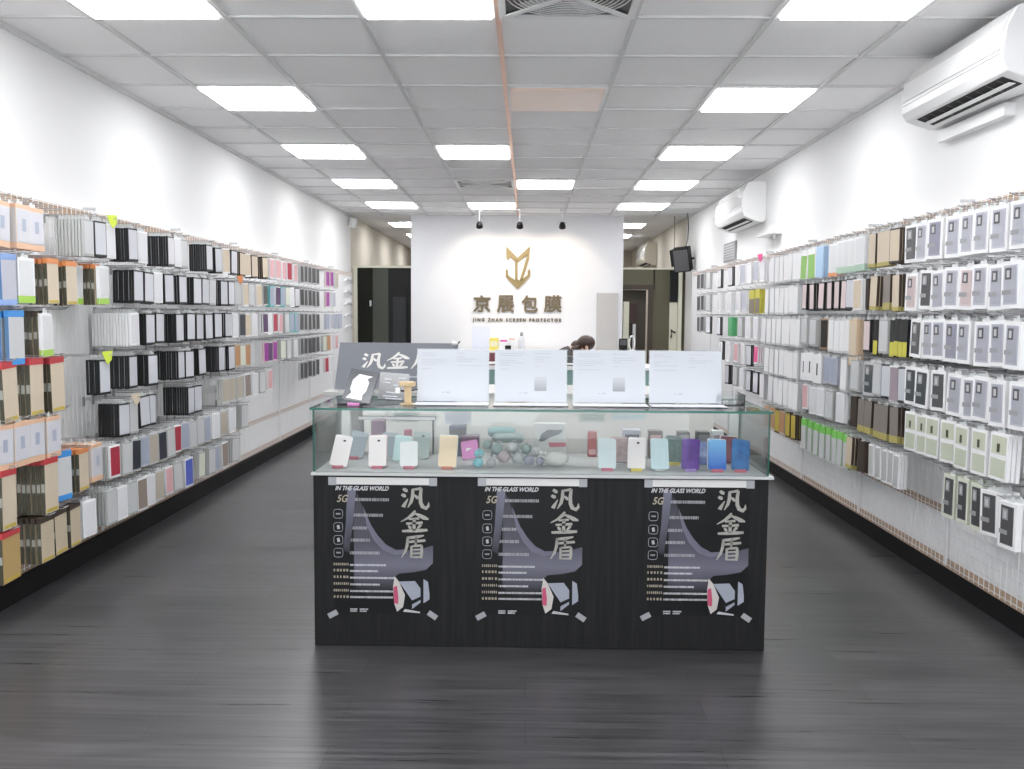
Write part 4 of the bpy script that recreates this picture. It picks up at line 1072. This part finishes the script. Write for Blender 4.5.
crate('phone_carton', 'dark blue-grey carton behind the gold phone', 'box', 449, 466, 426, 455, 3.95, .05, mat('slate_card', (.12, .13, .18), .5), (DGRY, .5, .9))
crate('black_phone_carton', 'black carton with grey lid behind the dark green phone', 'box', 678, 690, 432, 455, 3.93, .06, mat('soot_card', (.06, .06, .055), .5), (GRYP, .6, .9))
crate('slate_phone_carton', 'slate carton behind the blue marbled phone', 'box', 697, 710, 432, 455, 3.93, .06, mat('slate_grey_card', (.14, .15, .15), .5), (GRYP, .5, .9))
crate('white_phone_carton', 'white carton behind the azure phone', 'box', 712, 724, 431, 455, 3.92, .05, WHTC, (cMAU, .6, .85))
crate('lilac_phone_carton', 'lilac and grey carton behind the pinkish white phone', 'box', 623, 641, 430, 455, 3.93, .06, cLIL, (mat('slate_ink', (.1, .1, .14), .5), .5, .85))
crate('brown_phone_carton', 'brown carton behind the aqua phone', 'box', 649, 663, 431, 455, 3.93, .06, mat('brown_card', (.16, .12, .1), .5), (cPNK, .5, .85))
crate('red_gift_box', 'small red box standing alone at the rear glass', 'box', 588, 597, 432, 446, 3.97, .04, mat('brick_red', (.45, .12, .12), .5), (cPNK, .1, .3))
# low shelf rack at the left rear
t = thing('acrylic_riser', 'dark low riser shelf with a white front lip at the case rear', 'riser', (on_y(397, 425, 3.98).x, 3.975, ZD+.001))
b = MB(); b.box((-.17, 0, .155), (.17, .06, .167), DGRY); b.obj('shelf_plate', t)
b = MB(); b.box((-.17, -.004, .157), (.17, 0, .169), WHTP); b.obj('front_lip', t)
for x in (-.16, .155):
    b = MB(); b.box((x, .02, 0), (x+.006, .05, .155), DGRY); b.obj('leg', t)
# cards hanging at the rear track
def hung_card(px0, px1, py0, py1, mt, label, word=None, name='hanging_card'):
    y = CY1-.045
    a = on_y(px0, py0, y); c = on_y(px1, py1, y)
    t = thing(name, label, 'card', (a.x, y, c.z))
    b = MB(); b.box((0, -.0015, 0), (c.x-a.x, 0, a.z-c.z), mt); b.obj('card_sheet', t)
    if word: text_obj('card_lettering', word, .03, mat('grey_green_print', (.25, .33, .32), .5), t, ((c.x-a.x)/2, -.0018, (a.z-c.z)/2), fit=((c.x-a.x)*.8, (a.z-c.z)*.55), extrude=.0003)
    return t
hung_card(394, 419, 412.5, 422, mat('pale_green_card', (.52, .60, .57), .5), 'pale green card reading GREEN inside the left of the case', 'GREEN')
hung_card(579, 605, 413, 422, mat('pale_grey_green_card', (.55, .61, .56), .5), 'pale grey card reading GREEN inside the right of the case', 'GREEN')
hung_card(445, 471, 412, 424, mat('white_lilac_card', (.68, .70, .76), .5), 'blank white card hanging behind the gold phone')
hung_card(612, 645, 414, 420, mat('aqua_white_card', (.58, .68, .68), .5), 'blank aqua strip card hanging above the pinkish white phone')
t = thing('white_tripod_stand', 'tiny white A shaped stand hanging near the green card', 'stand', (on_y(389, 425, 3.99).x, 3.99, ZD+.168))
b = MB(); b.tube([(-.018, 0, .002), (0, 0, .05), (.018, 0, .002)], .004, WHTP, 6); b.obj('frame', t)
b = MB(); b.ball((0, 0, .052), .008, WHTP, 8); b.obj('knob', t)
# boxed hand tool in the middle
a = on_y(534, 450, 3.98); c = on_y(566, 424, 3.98)
t = thing('appliance_box', 'white box picturing a grey hand appliance with a pink stripe', 'box', ((a.x+c.x)/2, 3.98, ZD+.001))
w = (c.x-a.x)/2; H = c.z-ZD
b = MB(); b.box((-w, 0, 0), (w, .05, H), mat('off_white_carton', (.66, .66, .65), .5)); b.obj('carton', t, .002)
b = MB(); b.prism([(-w*.7, H*.25+.03), (-w*.55, H*.3+.055), (-w*.1, H*.82), (w*.5, H*.8), (w*.85, H*.83), (w*.6, H*.68), (w*.0, H*.58), (-w*.45, H*.45)], 'y', -.0015, 0, mat('slate_print', (.13, .15, .17), .4)); b.obj('printed_appliance', t)
b = MB(); b.prism([(w*.0, H*.28), (w*1., H*.30), (w*1., H*.42), (-w*.1, H*.42)], 'y', -.0018, 0, fPK); b.obj('printed_stripe', t)
# white mouse-shaped plush and the heap of charms
t = thing('white_plush_charm', 'white lumpy plush charm in front of the appliance box', 'plush', tuple(on_y(556, 462, 3.72)[:2]) + (ZD+.001,))
b = MB(); b.ball((0, 0, .030), .045, mat('white_fleece', (.74, .74, .71), .9, bump=.4, nscale=120), 18, (1.15, .7, .66), .08); b.obj('body', t)
b = MB(); b.ball((-.055, 0, .026), .024, mat('white_fleece', (.74, .74, .71), .9), 12, (1.2, .8, .9)); b.obj('head', t)
b = MB(); b.ball((-.045, -.01, .05), .011, mat('white_fleece', (.74, .74, .71), .9), 8); b.ball((-.062, .012, .05), .011, mat('white_fleece', (.74, .74, .71), .9), 8); b.obj('ears', t)
AQ = mat('aqua_pompom', (.28, .62, .68), .85, bump=.5, nscale=160); GG = mat('grey_green_pompom', (.30, .38, .37), .85, bump=.5, nscale=160)
LG = mat('pale_grey_pompom', (.48, .50, .50), .85, bump=.5, nscale=160); PG = mat('pinkish_grey_pompom', (.52, .44, .46), .85, bump=.5, nscale=160); LV = mat('lavender_grey_pompom', (.34, .35, .42), .85, bump=.5, nscale=160)
charms = [(478, 464, 3.66, .0215, AQ, 'aqua pompom charm at the front of the heap'), (479, 453.5, 3.70, .0205, AQ, 'aqua pompom charm resting behind the front aqua one'),
  (491, 464, 3.67, .020, LG, 'pale grey pompom charm beside the front aqua one'), (497, 449, 3.75, .026, GG, 'grey-green pompom charm behind the pale grey one'), (504, 457, 3.72, .027, PG, 'pinkish grey pompom charm in the middle of the heap'),
  (518, 458, 3.70, .026, LG, 'large pale grey pompom charm right of the pinkish one'), (529, 460, 3.68, .024, LV, 'lavender grey pompom charm beside the white plush'), (512, 448, 3.79, .026, LG, 'pale grey pompom charm at the back of the heap'),
  (526, 449, 3.78, .024, GG, 'grey-green pompom charm at the back beside the appliance box'), (536, 452, 3.75, .022, LG, 'pale grey pompom charm nearest to the appliance box'), (487, 445, 3.80, .022, GG, 'grey-green pompom charm behind the aqua pair'), (540, 461, 3.67, .019, LV, 'small lavender pompom charm touching the white plush')]
for i, (px, py, y, r, mt, lab) in enumerate(charms):
    p = on_y(px, py, y); 
    zb = max(p.z - r, ZD+.001)
    t = thing('pompom_charm', lab, 'charm', (p.x, y, zb), 0, 'pompom charms in the glass case')
    b = MB(); b.ball((0, 0, r), r, mt, 14, (1, 1, .96), .05); b.obj('pompom', t)
    b = MB(); b.tube([(0, 0, 2*r-.002), (.004, -.004, 2*r+.006), (.014, -.008, 2*r+.008), (.02, -.012, 2*r+.001)], .0022, LGRY, 5); b.obj('strap', t)
for k, (px0, px1, py, y, mt, lab) in enumerate(((493, 524, 438, 3.90, GG, 'grey-green plush roll lying above the charms at the back'), (488, 515, 432, 3.95, mat('teal_roll', (.25, .42, .42), .8), 'teal plush roll at the very back of the heap'))):
    a = on_y(px0, py, y); c = on_y(px1, py, y)
    t = thing('plush_roll', lab, 'plush')
    b = MB(); b.tube([a, a.lerp(c, .1), a.lerp(c, .9), c], [.012, .022, .022, .012], mt, 10); b.obj('roll', t)
    for q in (.15, .85):
        b = MB(); m_ = a.lerp(c, q); b.tube([(m_.x, y, m_.z-.018), (m_.x, y, ZD+.001)], .006, LGRY, 6); b.obj('leg', t)

# acrylic sign holders on the glass top
HOLD = [(417, 489, 349, 402), (496, 566, 349.5, 401.5), (574, 645, 349, 402), (650, 722, 348, 402.5)]
hl = ['first price sheet holder from the left, blank apart from faint lines', 'second price sheet holder with a grey picture in one corner', 'third price sheet holder with a grey picture at mid height', 'fourth price sheet holder at the right end of the glass top']
for k, (x0, x1, y0, y1) in enumerate(HOLD):
    yy = 3.75
    a = on_y(x0, y1, yy); c = on_y(x1, y0, yy); cx = (a.x+c.x)/2; w = .149; z0 = ZT+.001
    t = thing('sign_holder', 'clear acrylic ' + hl[k], 'sign holder', (cx, yy, z0), 0, 'acrylic price sheet holders')
    tilt = Matrix.Rotation(-.10, 4, 'X')
    h = .224
    b = MB(); b.box((-w-.003, 0, .004), (w+.003, .002, h+.004), ACRYL, tilt); b.obj('acrylic_back', t)
    b = MB(); b.box((-w-.003, -.115, 0), (w+.003, .004, .003), ACRYL); b.obj('acrylic_base', t)
    b = MB(); b.box((-w-.002, -.114, .003), (w+.002, -.012, .0042), mat('white_base_card', (.74, .75, .79), .3)); b.obj('base_card', t)
    b = MB(); b.box((-w, -.0016, .008), (w, -.0004, h), PAPER, tilt); ps = b.obj('paper_sheet', t)
    b = MB()
    def ln(u0, u1, v, hh, mt): b.box((-w+2*w*u0, -.0024, h*(1-v)-hh/2), (-w+2*w*u1, -.0016, h*(1-v)+hh/2), mt, tilt)
    for v in (.07, .11, .20, .24, .28, .36): ln(.06, .06+.1+.28*R.random(), v, .0022, INKL)
    for v in (.07, .14, .18, .22, .30): ln(.55, .62+.3*R.random(), v, .0022, INKL)
    ln(.40, .46, .80, .006, INKL); ln(.34, .38, .80, .004, INKL)
    b.obj('faint_text', ps)
    if k in (1, 2):
        b = MB(); v0 = .64; b.box((-w+2*w*.55, -.0024, h*(1-v0-.12)), (-w+2*w*.72, -.0016, h*(1-v0+.14)), grad_mat('grey_fade_print', (.30, .31, .33), (.56, .58, .62)), tilt); b.obj('grey_picture', ps)
# leaflets and small things on the glass top, left side
t = thing('leaflet_holder', 'black leaflet with a white phone shape propped at the left end of the glass', 'leaflet', (on_y(355, 404, 3.68).x, 3.68, ZT+.001), -.15)
M = Matrix.Rotation(-.45, 4, 'X') @ Matrix.Rotation(.16, 4, 'Y')
b = MB(); b.box((-.062, 0, .012), (.060, .006, .15), mat('charcoal_leaflet', (.07, .075, .085), .2), M); lf = b.obj('leaflet', t)
b = MB(); b.prism([(-.048, .02), (.022, .02), (.02, .045), (.03, .06), (.032, .10), (.02, .115), (.04, .128), (-.02, .13), (-.03, .115), (-.04, .1), (-.04, .06), (-.03, .045)], 'y', -.0015, 0, WHTC, M); b.obj('printed_phone', lf)
b = MB(); b.box((-.06, .02, 0), (.06, .06, .003), ACRYL); b.obj('acrylic_foot', t)
t = thing('leaflet_tray', 'black leaflet in a clear stand lying beside the propped one', 'leaflet', (on_y(383, 405, 3.70).x+.03, 3.75, ZT+.001), .2)
M = Matrix.Rotation(-.75, 4, 'X') @ Matrix.Rotation(.1, 4, 'Y')
b = MB(); b.box((-.06, 0, .014), (.065, .005, .16), mat('charcoal_leaflet', (.07, .075, .085), .2), M); b.obj('leaflet', t)
b = MB()
for (u, v, l) in ((-.04, .12, .03), (-.045, .10, .03), (.0, .09, .04), (.02, .13, .03), (-.03, .05, .05), (-.04, .03, .06), (-.03, .018, .07)): b.box((u, -.001, v), (u+l, 0, v+.005), INKL, M)
b.obj('printed_lines', t)
b = MB(); b.box((-.066, -.004, 0), (.07, .02, .003), ACRYL); b.obj('acrylic_foot', t)
t = thing('marker_pen', 'black marker pen with a pink barrel lying at the glass edge', 'pen', tuple(on_y(352, 404, 3.60)[:2]) + (ZT+.007,))
b = MB(); b.tube([(-.06, 0, 0), (-.058, 0, 0), (-.018, 0, 0)], [.003, .0055, .0055], BLK, 8); b.obj('cap', t)
b = MB(); b.tube([(-.018, 0, 0), (.03, 0, 0)], .0065, mat('pink_barrel', (.62, .22, .48), .35), 8); b.obj('barrel', t)
b = MB(); b.tube([(.03, 0, 0), (.055, 0, 0), (.06, 0, 0)], [.0055, .005, .003], BLK, 8); b.obj('end', t)
t = thing('wooden_watch_stand', 'pale wooden T shaped stand beside the first sheet holder', 'stand', (on_y(409, 408, 3.70).x, 3.66, ZT+.001))
LW = mat('pale_bamboo', (.60, .45, .26), .5, noise=.15, nscale=40)
b = MB(); b.box((-.014, 0, .004), (.014, .02, .075), LW); b.obj('post', t, .002)
b = MB(); b.box((-.035, -.008, .075), (.03, .028, .094), LW); b.obj('top_bar', t, .004)
b = MB(); b.box((-.03, -.01, 0), (.03, .04, .004), LW); b.obj('base', t)
b = MB(); b.tube([(-.014, .01, .055), (-.035, .008, .058)], .004, BLK, 6); b.tube([(.014, .01, .058), (.04, .01, .064)], .003, BLK, 6); b.obj('peg', t)
b = MB(); b.box((-.05, -.008, .047), (-.03, .012, .069), WHTP); b.obj('white_cube', t, .002)
t = thing('clear_acrylic_box', 'small clear acrylic tray at the right rear of the glass top', 'tray', (.83, 3.84, ZT+.001))
for (lo, hi) in (((-.05, -.09, 0), (.07, .09, .003)), ((-.05, -.09, .003), (.07, -.087, .045)), ((-.05, .087, .003), (.07, .09, .045)), ((-.05, -.087, .003), (-.047, .087, .045)), ((.067, -.087, .003), (.07, .087, .045))):
    b = MB(); b.box(lo, hi, ACRYL); b.obj('tray_wall', t)

# second counter back to back with the dark sign board on it
s2 = thing('rear_display_counter', 'low grey counter standing directly behind the glass showcase', 'counter', (.05, 4.42, 0))
b = MB(); b.box((-.86, 0, 0), (.86, .50, .92), mat('pale_grey_laminate', (.70, .69, .66), .5, noise=.03)); b.obj('counter_body', s2, .004)
b = MB(); b.box((-1.05, -.02, .92), (.88, .52, .945), mat('grey_worktop', (.42, .42, .41), .35)); b.obj('worktop', s2, .003)
a = on_y(340, 342.5, 4.56); c = on_y(455, 345, 4.56); d = on_y(334.5, 387, 4.50)
bd = thing('sign_board', 'slate grey sign board with silver brush characters behind the leaflets', 'sign', (d.x, 4.50, .947))
hb = a.z-.947; W = c.x-d.x
M = Matrix(((1, 0, (a.x-d.x)/hb, 0), (0, 1, .06/hb, 0), (0, 0, 1, 0), (0, 0, 0, 1)))
b = MB(); b.box((0, 0, 0), (W, .012, hb), mat('slate_board', (.145, .155, .18), .35), M); b.obj('board', bd)
q = MB(); sb = mat('silver_brush', (.36, .35, .32), .4)
for k, (st, x0, x1) in enumerate(((FAN, 360, 383), (JIN, 385, 407), (DUN, 410, 432))):
    p0 = on_y(x0, 369, 4.53); p1 = on_y(x1, 352, 4.53)
    brush(q, st, p0.x-d.x-.004, p0.z-.947, (p1.x-p0.x)*1.05, (p1.z-p0.z), -.001, mat('pale_silver_brush', (.66, .65, .62), .4))
for v in q.v: pass
q.v = [tuple(M @ Vector(v)) for v in q.v]; q.obj('brush_characters', bd)
q = MB()
for k in range(12): q.box((.30+.014*k, -.0012, .062), (.311+.014*k, 0, .068), INKL, M)
q.obj('small_text', bd)
q = MB(); q.tube([(W-.01, .0, hb+.004), (W+.02, 0, hb+.002)], .011, WHTP, 8); q.tube([(W+.012, -.004, hb-.008), (W+.03, -.004, hb+.012)], .004, BLKM, 6); q.obj('end_cap', bd)
# glass showcase further back
t = thing('rear_glass_showcase', 'far glass showcase seen between the sheet holders', 'showcase', (.28, 6.5, 0))
TEALG = mat('teal_glass_front', (.22, .36, .34), .12, coat=.5)
b = MB(); b.box((-.75, 0, 0), (.75, .5, .62), mat('grey_base_cabinet', (.30, .32, .31), .5)); b.obj('cabinet_body', t)
b = MB(); b.box((-.75, .002, .62), (.75, .012, .93), TEALG); b.obj('glass_front', t)
b = MB(); b.box((-.75, .012, .62), (-.738, .5, .93), TEALG); b.box((.738, .012, .62), (.75, .5, .93), TEALG); b.obj('glass_sides', t)
b = MB(); b.box((-.76, -.01, .93), (.76, .5, .953), WHTP); b.obj('white_top', t, .003)
for k, (x, mt, lab, hh) in enumerate(((-.56, mat('wine_box', (.20, .06, .07), .5), 'wine red box on the far showcase beside the yellow strip', .09), (.045, DGRY, 'dark grey card reader on the far showcase', .07))):
    t = thing('small_counter_box', lab, 'box', (x+.28, 6.62, .954))
    b = MB(); b.box((-.045, 0, 0), (.045, .08, hh), mt); b.obj('box_body', t, .004)
    b = MB(); b.box((-.04, -.002, hh*.1), (.04, 0, hh*.3), WHTC); b.obj('label_strip', t)

# desk along the sign wall with small things on it
t = thing('back_desk', 'white desk along the foot of the sign wall', 'desk', (.1, 11.75, 0))
b = MB(); b.box((-1.0, -.05, .82), (1.35, .47, .85), WHTP); b.obj('desk_top', t, .003)
for x in (-.95, 1.28):
    for y in (0, .42):
        b = MB(); b.box((x, y, 0), (x+.04, y+.04, .82), LGRY); b.obj('leg', t)
def desk_box(name, px0, px1, py, label, mt, lab2=None, y=11.9, d=.08):
    a = on_y(px0, py, y); c = on_y(px1, py, y); hgt = a.z-.851
    t = thing(name, label, 'box', ((a.x+c.x)/2, y, .851)); w = (c.x-a.x)/2
    b = MB(); b.box((-w, 0, 0), (w, d, hgt), mt); b.obj('carton', t, .003)
    if lab2:
        b = MB(); b.box((-w*.8, -.002, hgt*lab2[1]), (w*.8, 0, hgt*lab2[2]), lab2[0]); b.obj('printed_label', t)
desk_box('yellow_carton', 489.5, 498.5, 338, 'bright yellow box on the desk under the sign', mat('bright_yellow', (.80, .68, .12), .5), (mat('pale_yellow', (.82, .78, .55), .5), .3, .75))
desk_box('pink_striped_carton', 499.5, 508, 339.5, 'white box with a magenta stripe beside the yellow box', WHTC, (mat('magenta_print', (.72, .10, .38), .5), .8, .97))
desk_box('coral_topped_carton', 508.5, 515.5, 338, 'white box with a coral top between the striped box and bottle', WHTC, (mat('coral_print', (.80, .45, .34), .5), .86, .97))
desk_box('black_hair_clip_box', 505, 511, 345.5, 'small black case in front of the cartons on the desk', BLKM, None, 11.82, .05)
p = on_y(521.5, 350, 11.9)
t = thing('spray_bottle', 'clear white bottle with a grey cap on the desk', 'bottle', (p.x, 11.9, .851))
b = MB(); b.lathe([(.001, 0), (.042, 0), (.045, .02), (.045, .13), (.03, .17), (.018, .19), (.001, .19)], mat('milky_plastic', (.72, .73, .77), .25), 18); b.obj('bottle_body', t)
b = MB(); b.lathe([(.001, .19), (.02, .19), (.02, .235), (.014, .24), (.001, .24)], GRYP, 14); b.obj('cap', t)
t = thing('card_terminal', 'black square payment terminal at the end of the desk', 'terminal', (1.24, 11.85, .851))
b = MB(); b.box((-.05, 0, 0), (.055, .06, .165), BLKM); b.obj('housing', t, .006)
b = MB(); b.box((-.04, -.002, .08), (.045, 0, .15), DGRY); b.obj('screen', t)
p = on_y(632, 336, 11.8)
t = thing('white_loop_stand', 'white oval loop stand beside the black terminal', 'stand', (p.x, 11.8, .851))
b = MB(); n = 20
b.tube([(.036*math.cos(2*PI*j/n), 0, .11+.092*math.sin(2*PI*j/n)) for j in range(n)], .011, WHTP, 8, True); b.obj('loop', t)
b = MB(); b.box((-.04, -.04, 0), (.04, .04, .018), WHTP); b.obj('base', t)

# ================================================================ THE PERSON AT THE BACK
PY = 9.0
def skin_obj(name, pts, edges, mt, parent=None, sub=2):
    me = D.meshes.new(name); me.from_pydata([p[0] for p in pts], edges, [])
    o = D.objects.new(name, me); COL.objects.link(o)
    md = o.modifiers.new('skin', 'SKIN'); md.use_smooth_shade = True
    for i, p in enumerate(pts):
        r = p[1]; me.skin_vertices[0].data[i].radius = r if isinstance(r, tuple) else (r, r)
    me.skin_vertices[0].data[0].use_root = True
    s = o.modifiers.new('sub', 'SUBSURF'); s.levels = sub; s.render_levels = sub
    me.materials.append(mt)
    if parent is not None: o.parent = parent
    return o
pelv = Vector((.10, PY, .50))
hd = on_y(588.5, 342, PY)      # head centre
P = [((.10, PY, .52), (.15, .12)), ((.18, PY, .66), (.13, .11)), ((.27, PY, .82), (.14, .11)), ((.36, PY, .925), (.13, .10)), ((.455, PY, .985), (.055, .055)), ((.525, PY, 1.015), (.062, .06)), ((.585, PY, 1.035), (.082, .08)), ((.635, PY-.005, 1.0), (.06, .055)),
     ((.37, PY-.17, .90), .058), ((.47, PY-.22, .74), .046), ((.66, PY-.12, .735), .033), ((.70, PY-.10, .745), (.04, .018)),
     ((.37, PY+.17, .90), .058), ((.47, PY+.22, .74), .046), ((.66, PY+.12, .735), .033), ((.70, PY+.10, .745), (.04, .018)),
     ((.12, PY-.10, .50), .085), ((.52, PY-.12, .50), .065), ((.50, PY-.12, .10), .042), ((.60, PY-.12, .05), .036),
     ((.12, PY+.10, .50), .085), ((.52, PY+.12, .50), .065), ((.50, PY+.12, .10), .042), ((.60, PY+.12, .05), .036)]
ED = [(0,1),(1,2),(2,3),(3,4),(4,5),(5,6),(6,7),(3,8),(8,9),(9,10),(10,11),(3,12),(12,13),(13,14),(14,15),(0,16),(16,17),(17,18),(18,19),(0,20),(20,21),(21,22),(22,23)]
# five fingers and thumb rooted in each palm
for sgn, root in ((-1, 11), (1, 15)):
    for k in range(4):
        base = Vector(P[root][0]); i0 = len(P)
        o = (k-1.5)*.019
        ll = (.036, .042, .04, .03)[k]
        P += [((base.x+.03, base.y+o, .747), .0095), ((base.x+.03+ll, base.y+o*1.1, .744), .0085), ((base.x+.03+ll*1.7, base.y+o*1.1, .730), .0075)]
        ED += [(root, i0), (i0, i0+1), (i0+1, i0+2)]
    base = Vector(P[root][0]); i0 = len(P)
    P += [((base.x+.0, base.y-sgn*.042, .742), .010), ((base.x+.03, base.y-sgn*.055, .735), .0085)]
    ED += [(root, i0), (i0, i0+1)]
P = [(tuple(a), r) for a, r in P]
body = skin_obj('person', P, ED, SKIN)
tag(body, 'person in a dark top bent over a work table behind the sheet holders', 'person')
sh = [(P[i][0], (P[i][1][0]+.012, P[i][1][1]+.012) if isinstance(P[i][1], tuple) else P[i][1]+.010) for i in (0, 1, 2, 3, 8, 9, 12, 13)] + [((.43, PY, .972), .082)]
sh[0] = ((.12, PY, .56), (.16, .135)); 
skin_obj('shirt', sh, [(0,1),(1,2),(2,3),(3,4),(4,5),(3,6),(6,7),(3,8)], SHIRT, body)
tr = [((.10, PY, .51), (.165, .135)), ((.12, PY-.10, .50), .097), ((.52, PY-.12, .50), .076), ((.50, PY-.12, .14), .055), ((.12, PY+.10, .50), .097), ((.52, PY+.12, .50), .076), ((.50, PY+.12, .14), .055)]
skin_obj('trousers', tr, [(0,1),(1,2),(2,3),(0,4),(4,5),(5,6)], TROUS, body)
b = MB()
hc = (.572, PY, 1.045)
b.ball(hc, .092, HAIR, 20, (1.02, .92, .86), .03)
b.ball((.50, PY, 1.02), .072, HAIR, 14, (1.1, .95, .8)); b.tube([(.50, PY-.04, 1.0), (.45, PY-.07, .985), (.42, PY-.1, .94)], [.04, .035, .015], HAIR, 8)
b.obj('hair', body)
for sgn in (-1, 1):
    b = MB(); b.ball((.575, PY+sgn*.088, 1.0), .022, SKIN, 10, (.7, .4, 1.1)); b.obj('ear', body)
    b = MB(); b.ball((.66, PY+sgn*.032, .998), .010, WHTP, 8); b.ball((.668, PY+sgn*.032, .996), .005, BLK, 6); b.obj('eye', body)
b = MB(); b.ball((.692, PY, .975), .014, SKIN, 8, (1.2, .8, 1)); b.obj('nose', body)
b = MB(); b.ball((.676, PY, .948), .012, mat('lips', (.45, .18, .16), .5), 8, (.6, 1.8, .5)); b.obj('mouth', body)
t = thing('work_stool', 'round stool with grey legs under the bent person', 'stool', (.10, PY, 0))
b = MB(); b.lathe([(.001, .33), (.16, .33), (.17, .345), (.16, .36), (.001, .36)], BLKM, 24); b.obj('seat', t)
for k in range(4):
    a = PI/4+k*PI/2; b = MB(); b.tube([(.1*math.cos(a), 0.1*math.sin(a), .33), (.17*math.cos(a), .17*math.sin(a), 0)], .011, GRYP, 8); b.obj('leg', t)
t = thing('work_table', 'small white work table before the bent person', 'table', (.95, PY, 0))
b = MB(); b.box((-.33, -.45, .665), (.3, .45, .693), WHTP); b.obj('table_top', t, .003)
for x in (-.18, .26):
    for y in (-.40, .36):
        b = MB(); b.box((x, y, 0), (x+.035, y+.035, .665), LGRY); b.obj('leg', t)

# ================================================================ LIGHT AND CAMERA
w = D.worlds.new('street_side_fill'); w.use_nodes = True
w.node_tree.nodes['Background'].inputs[0].default_value = (.92, .96, 1, 1)
w.node_tree.nodes['Background'].inputs[1].default_value = 3.2  # fill added through the open front, turned up to flatten the lighting
SC.world = w
cam = D.cameras.new('camera'); co = D.objects.new('camera', cam); COL.objects.link(co)
cam.sensor_fit = 'HORIZONTAL'; cam.sensor_width = 36; cam.lens = F/1024*36; cam.clip_start = .05; cam.clip_end = 100
fwd = ray(512, 384.5).normalized(); rt = (ray(513, 384.5)-ray(512, 384.5)).normalized(); up = rt.cross(fwd).normalized()
co.matrix_world = Matrix(((rt.x, up.x, -fwd.x, 0), (rt.y, up.y, -fwd.y, 0), (rt.z, up.z, -fwd.z, CH), (0, 0, 0, 1)))
SC.camera = co
SC.view_settings.view_transform = 'Standard'; SC.view_settings.look = 'None'
SC.view_settings.exposure = 0.28; SC.view_settings.gamma = 1; SC.view_settings.use_curve_mapping = False
SC.cycles.use_denoising = True
SC.cycles.max_bounces = 10; SC.cycles.transparent_max_bounces = 24
SC.cycles.sample_clamp_indirect = 6
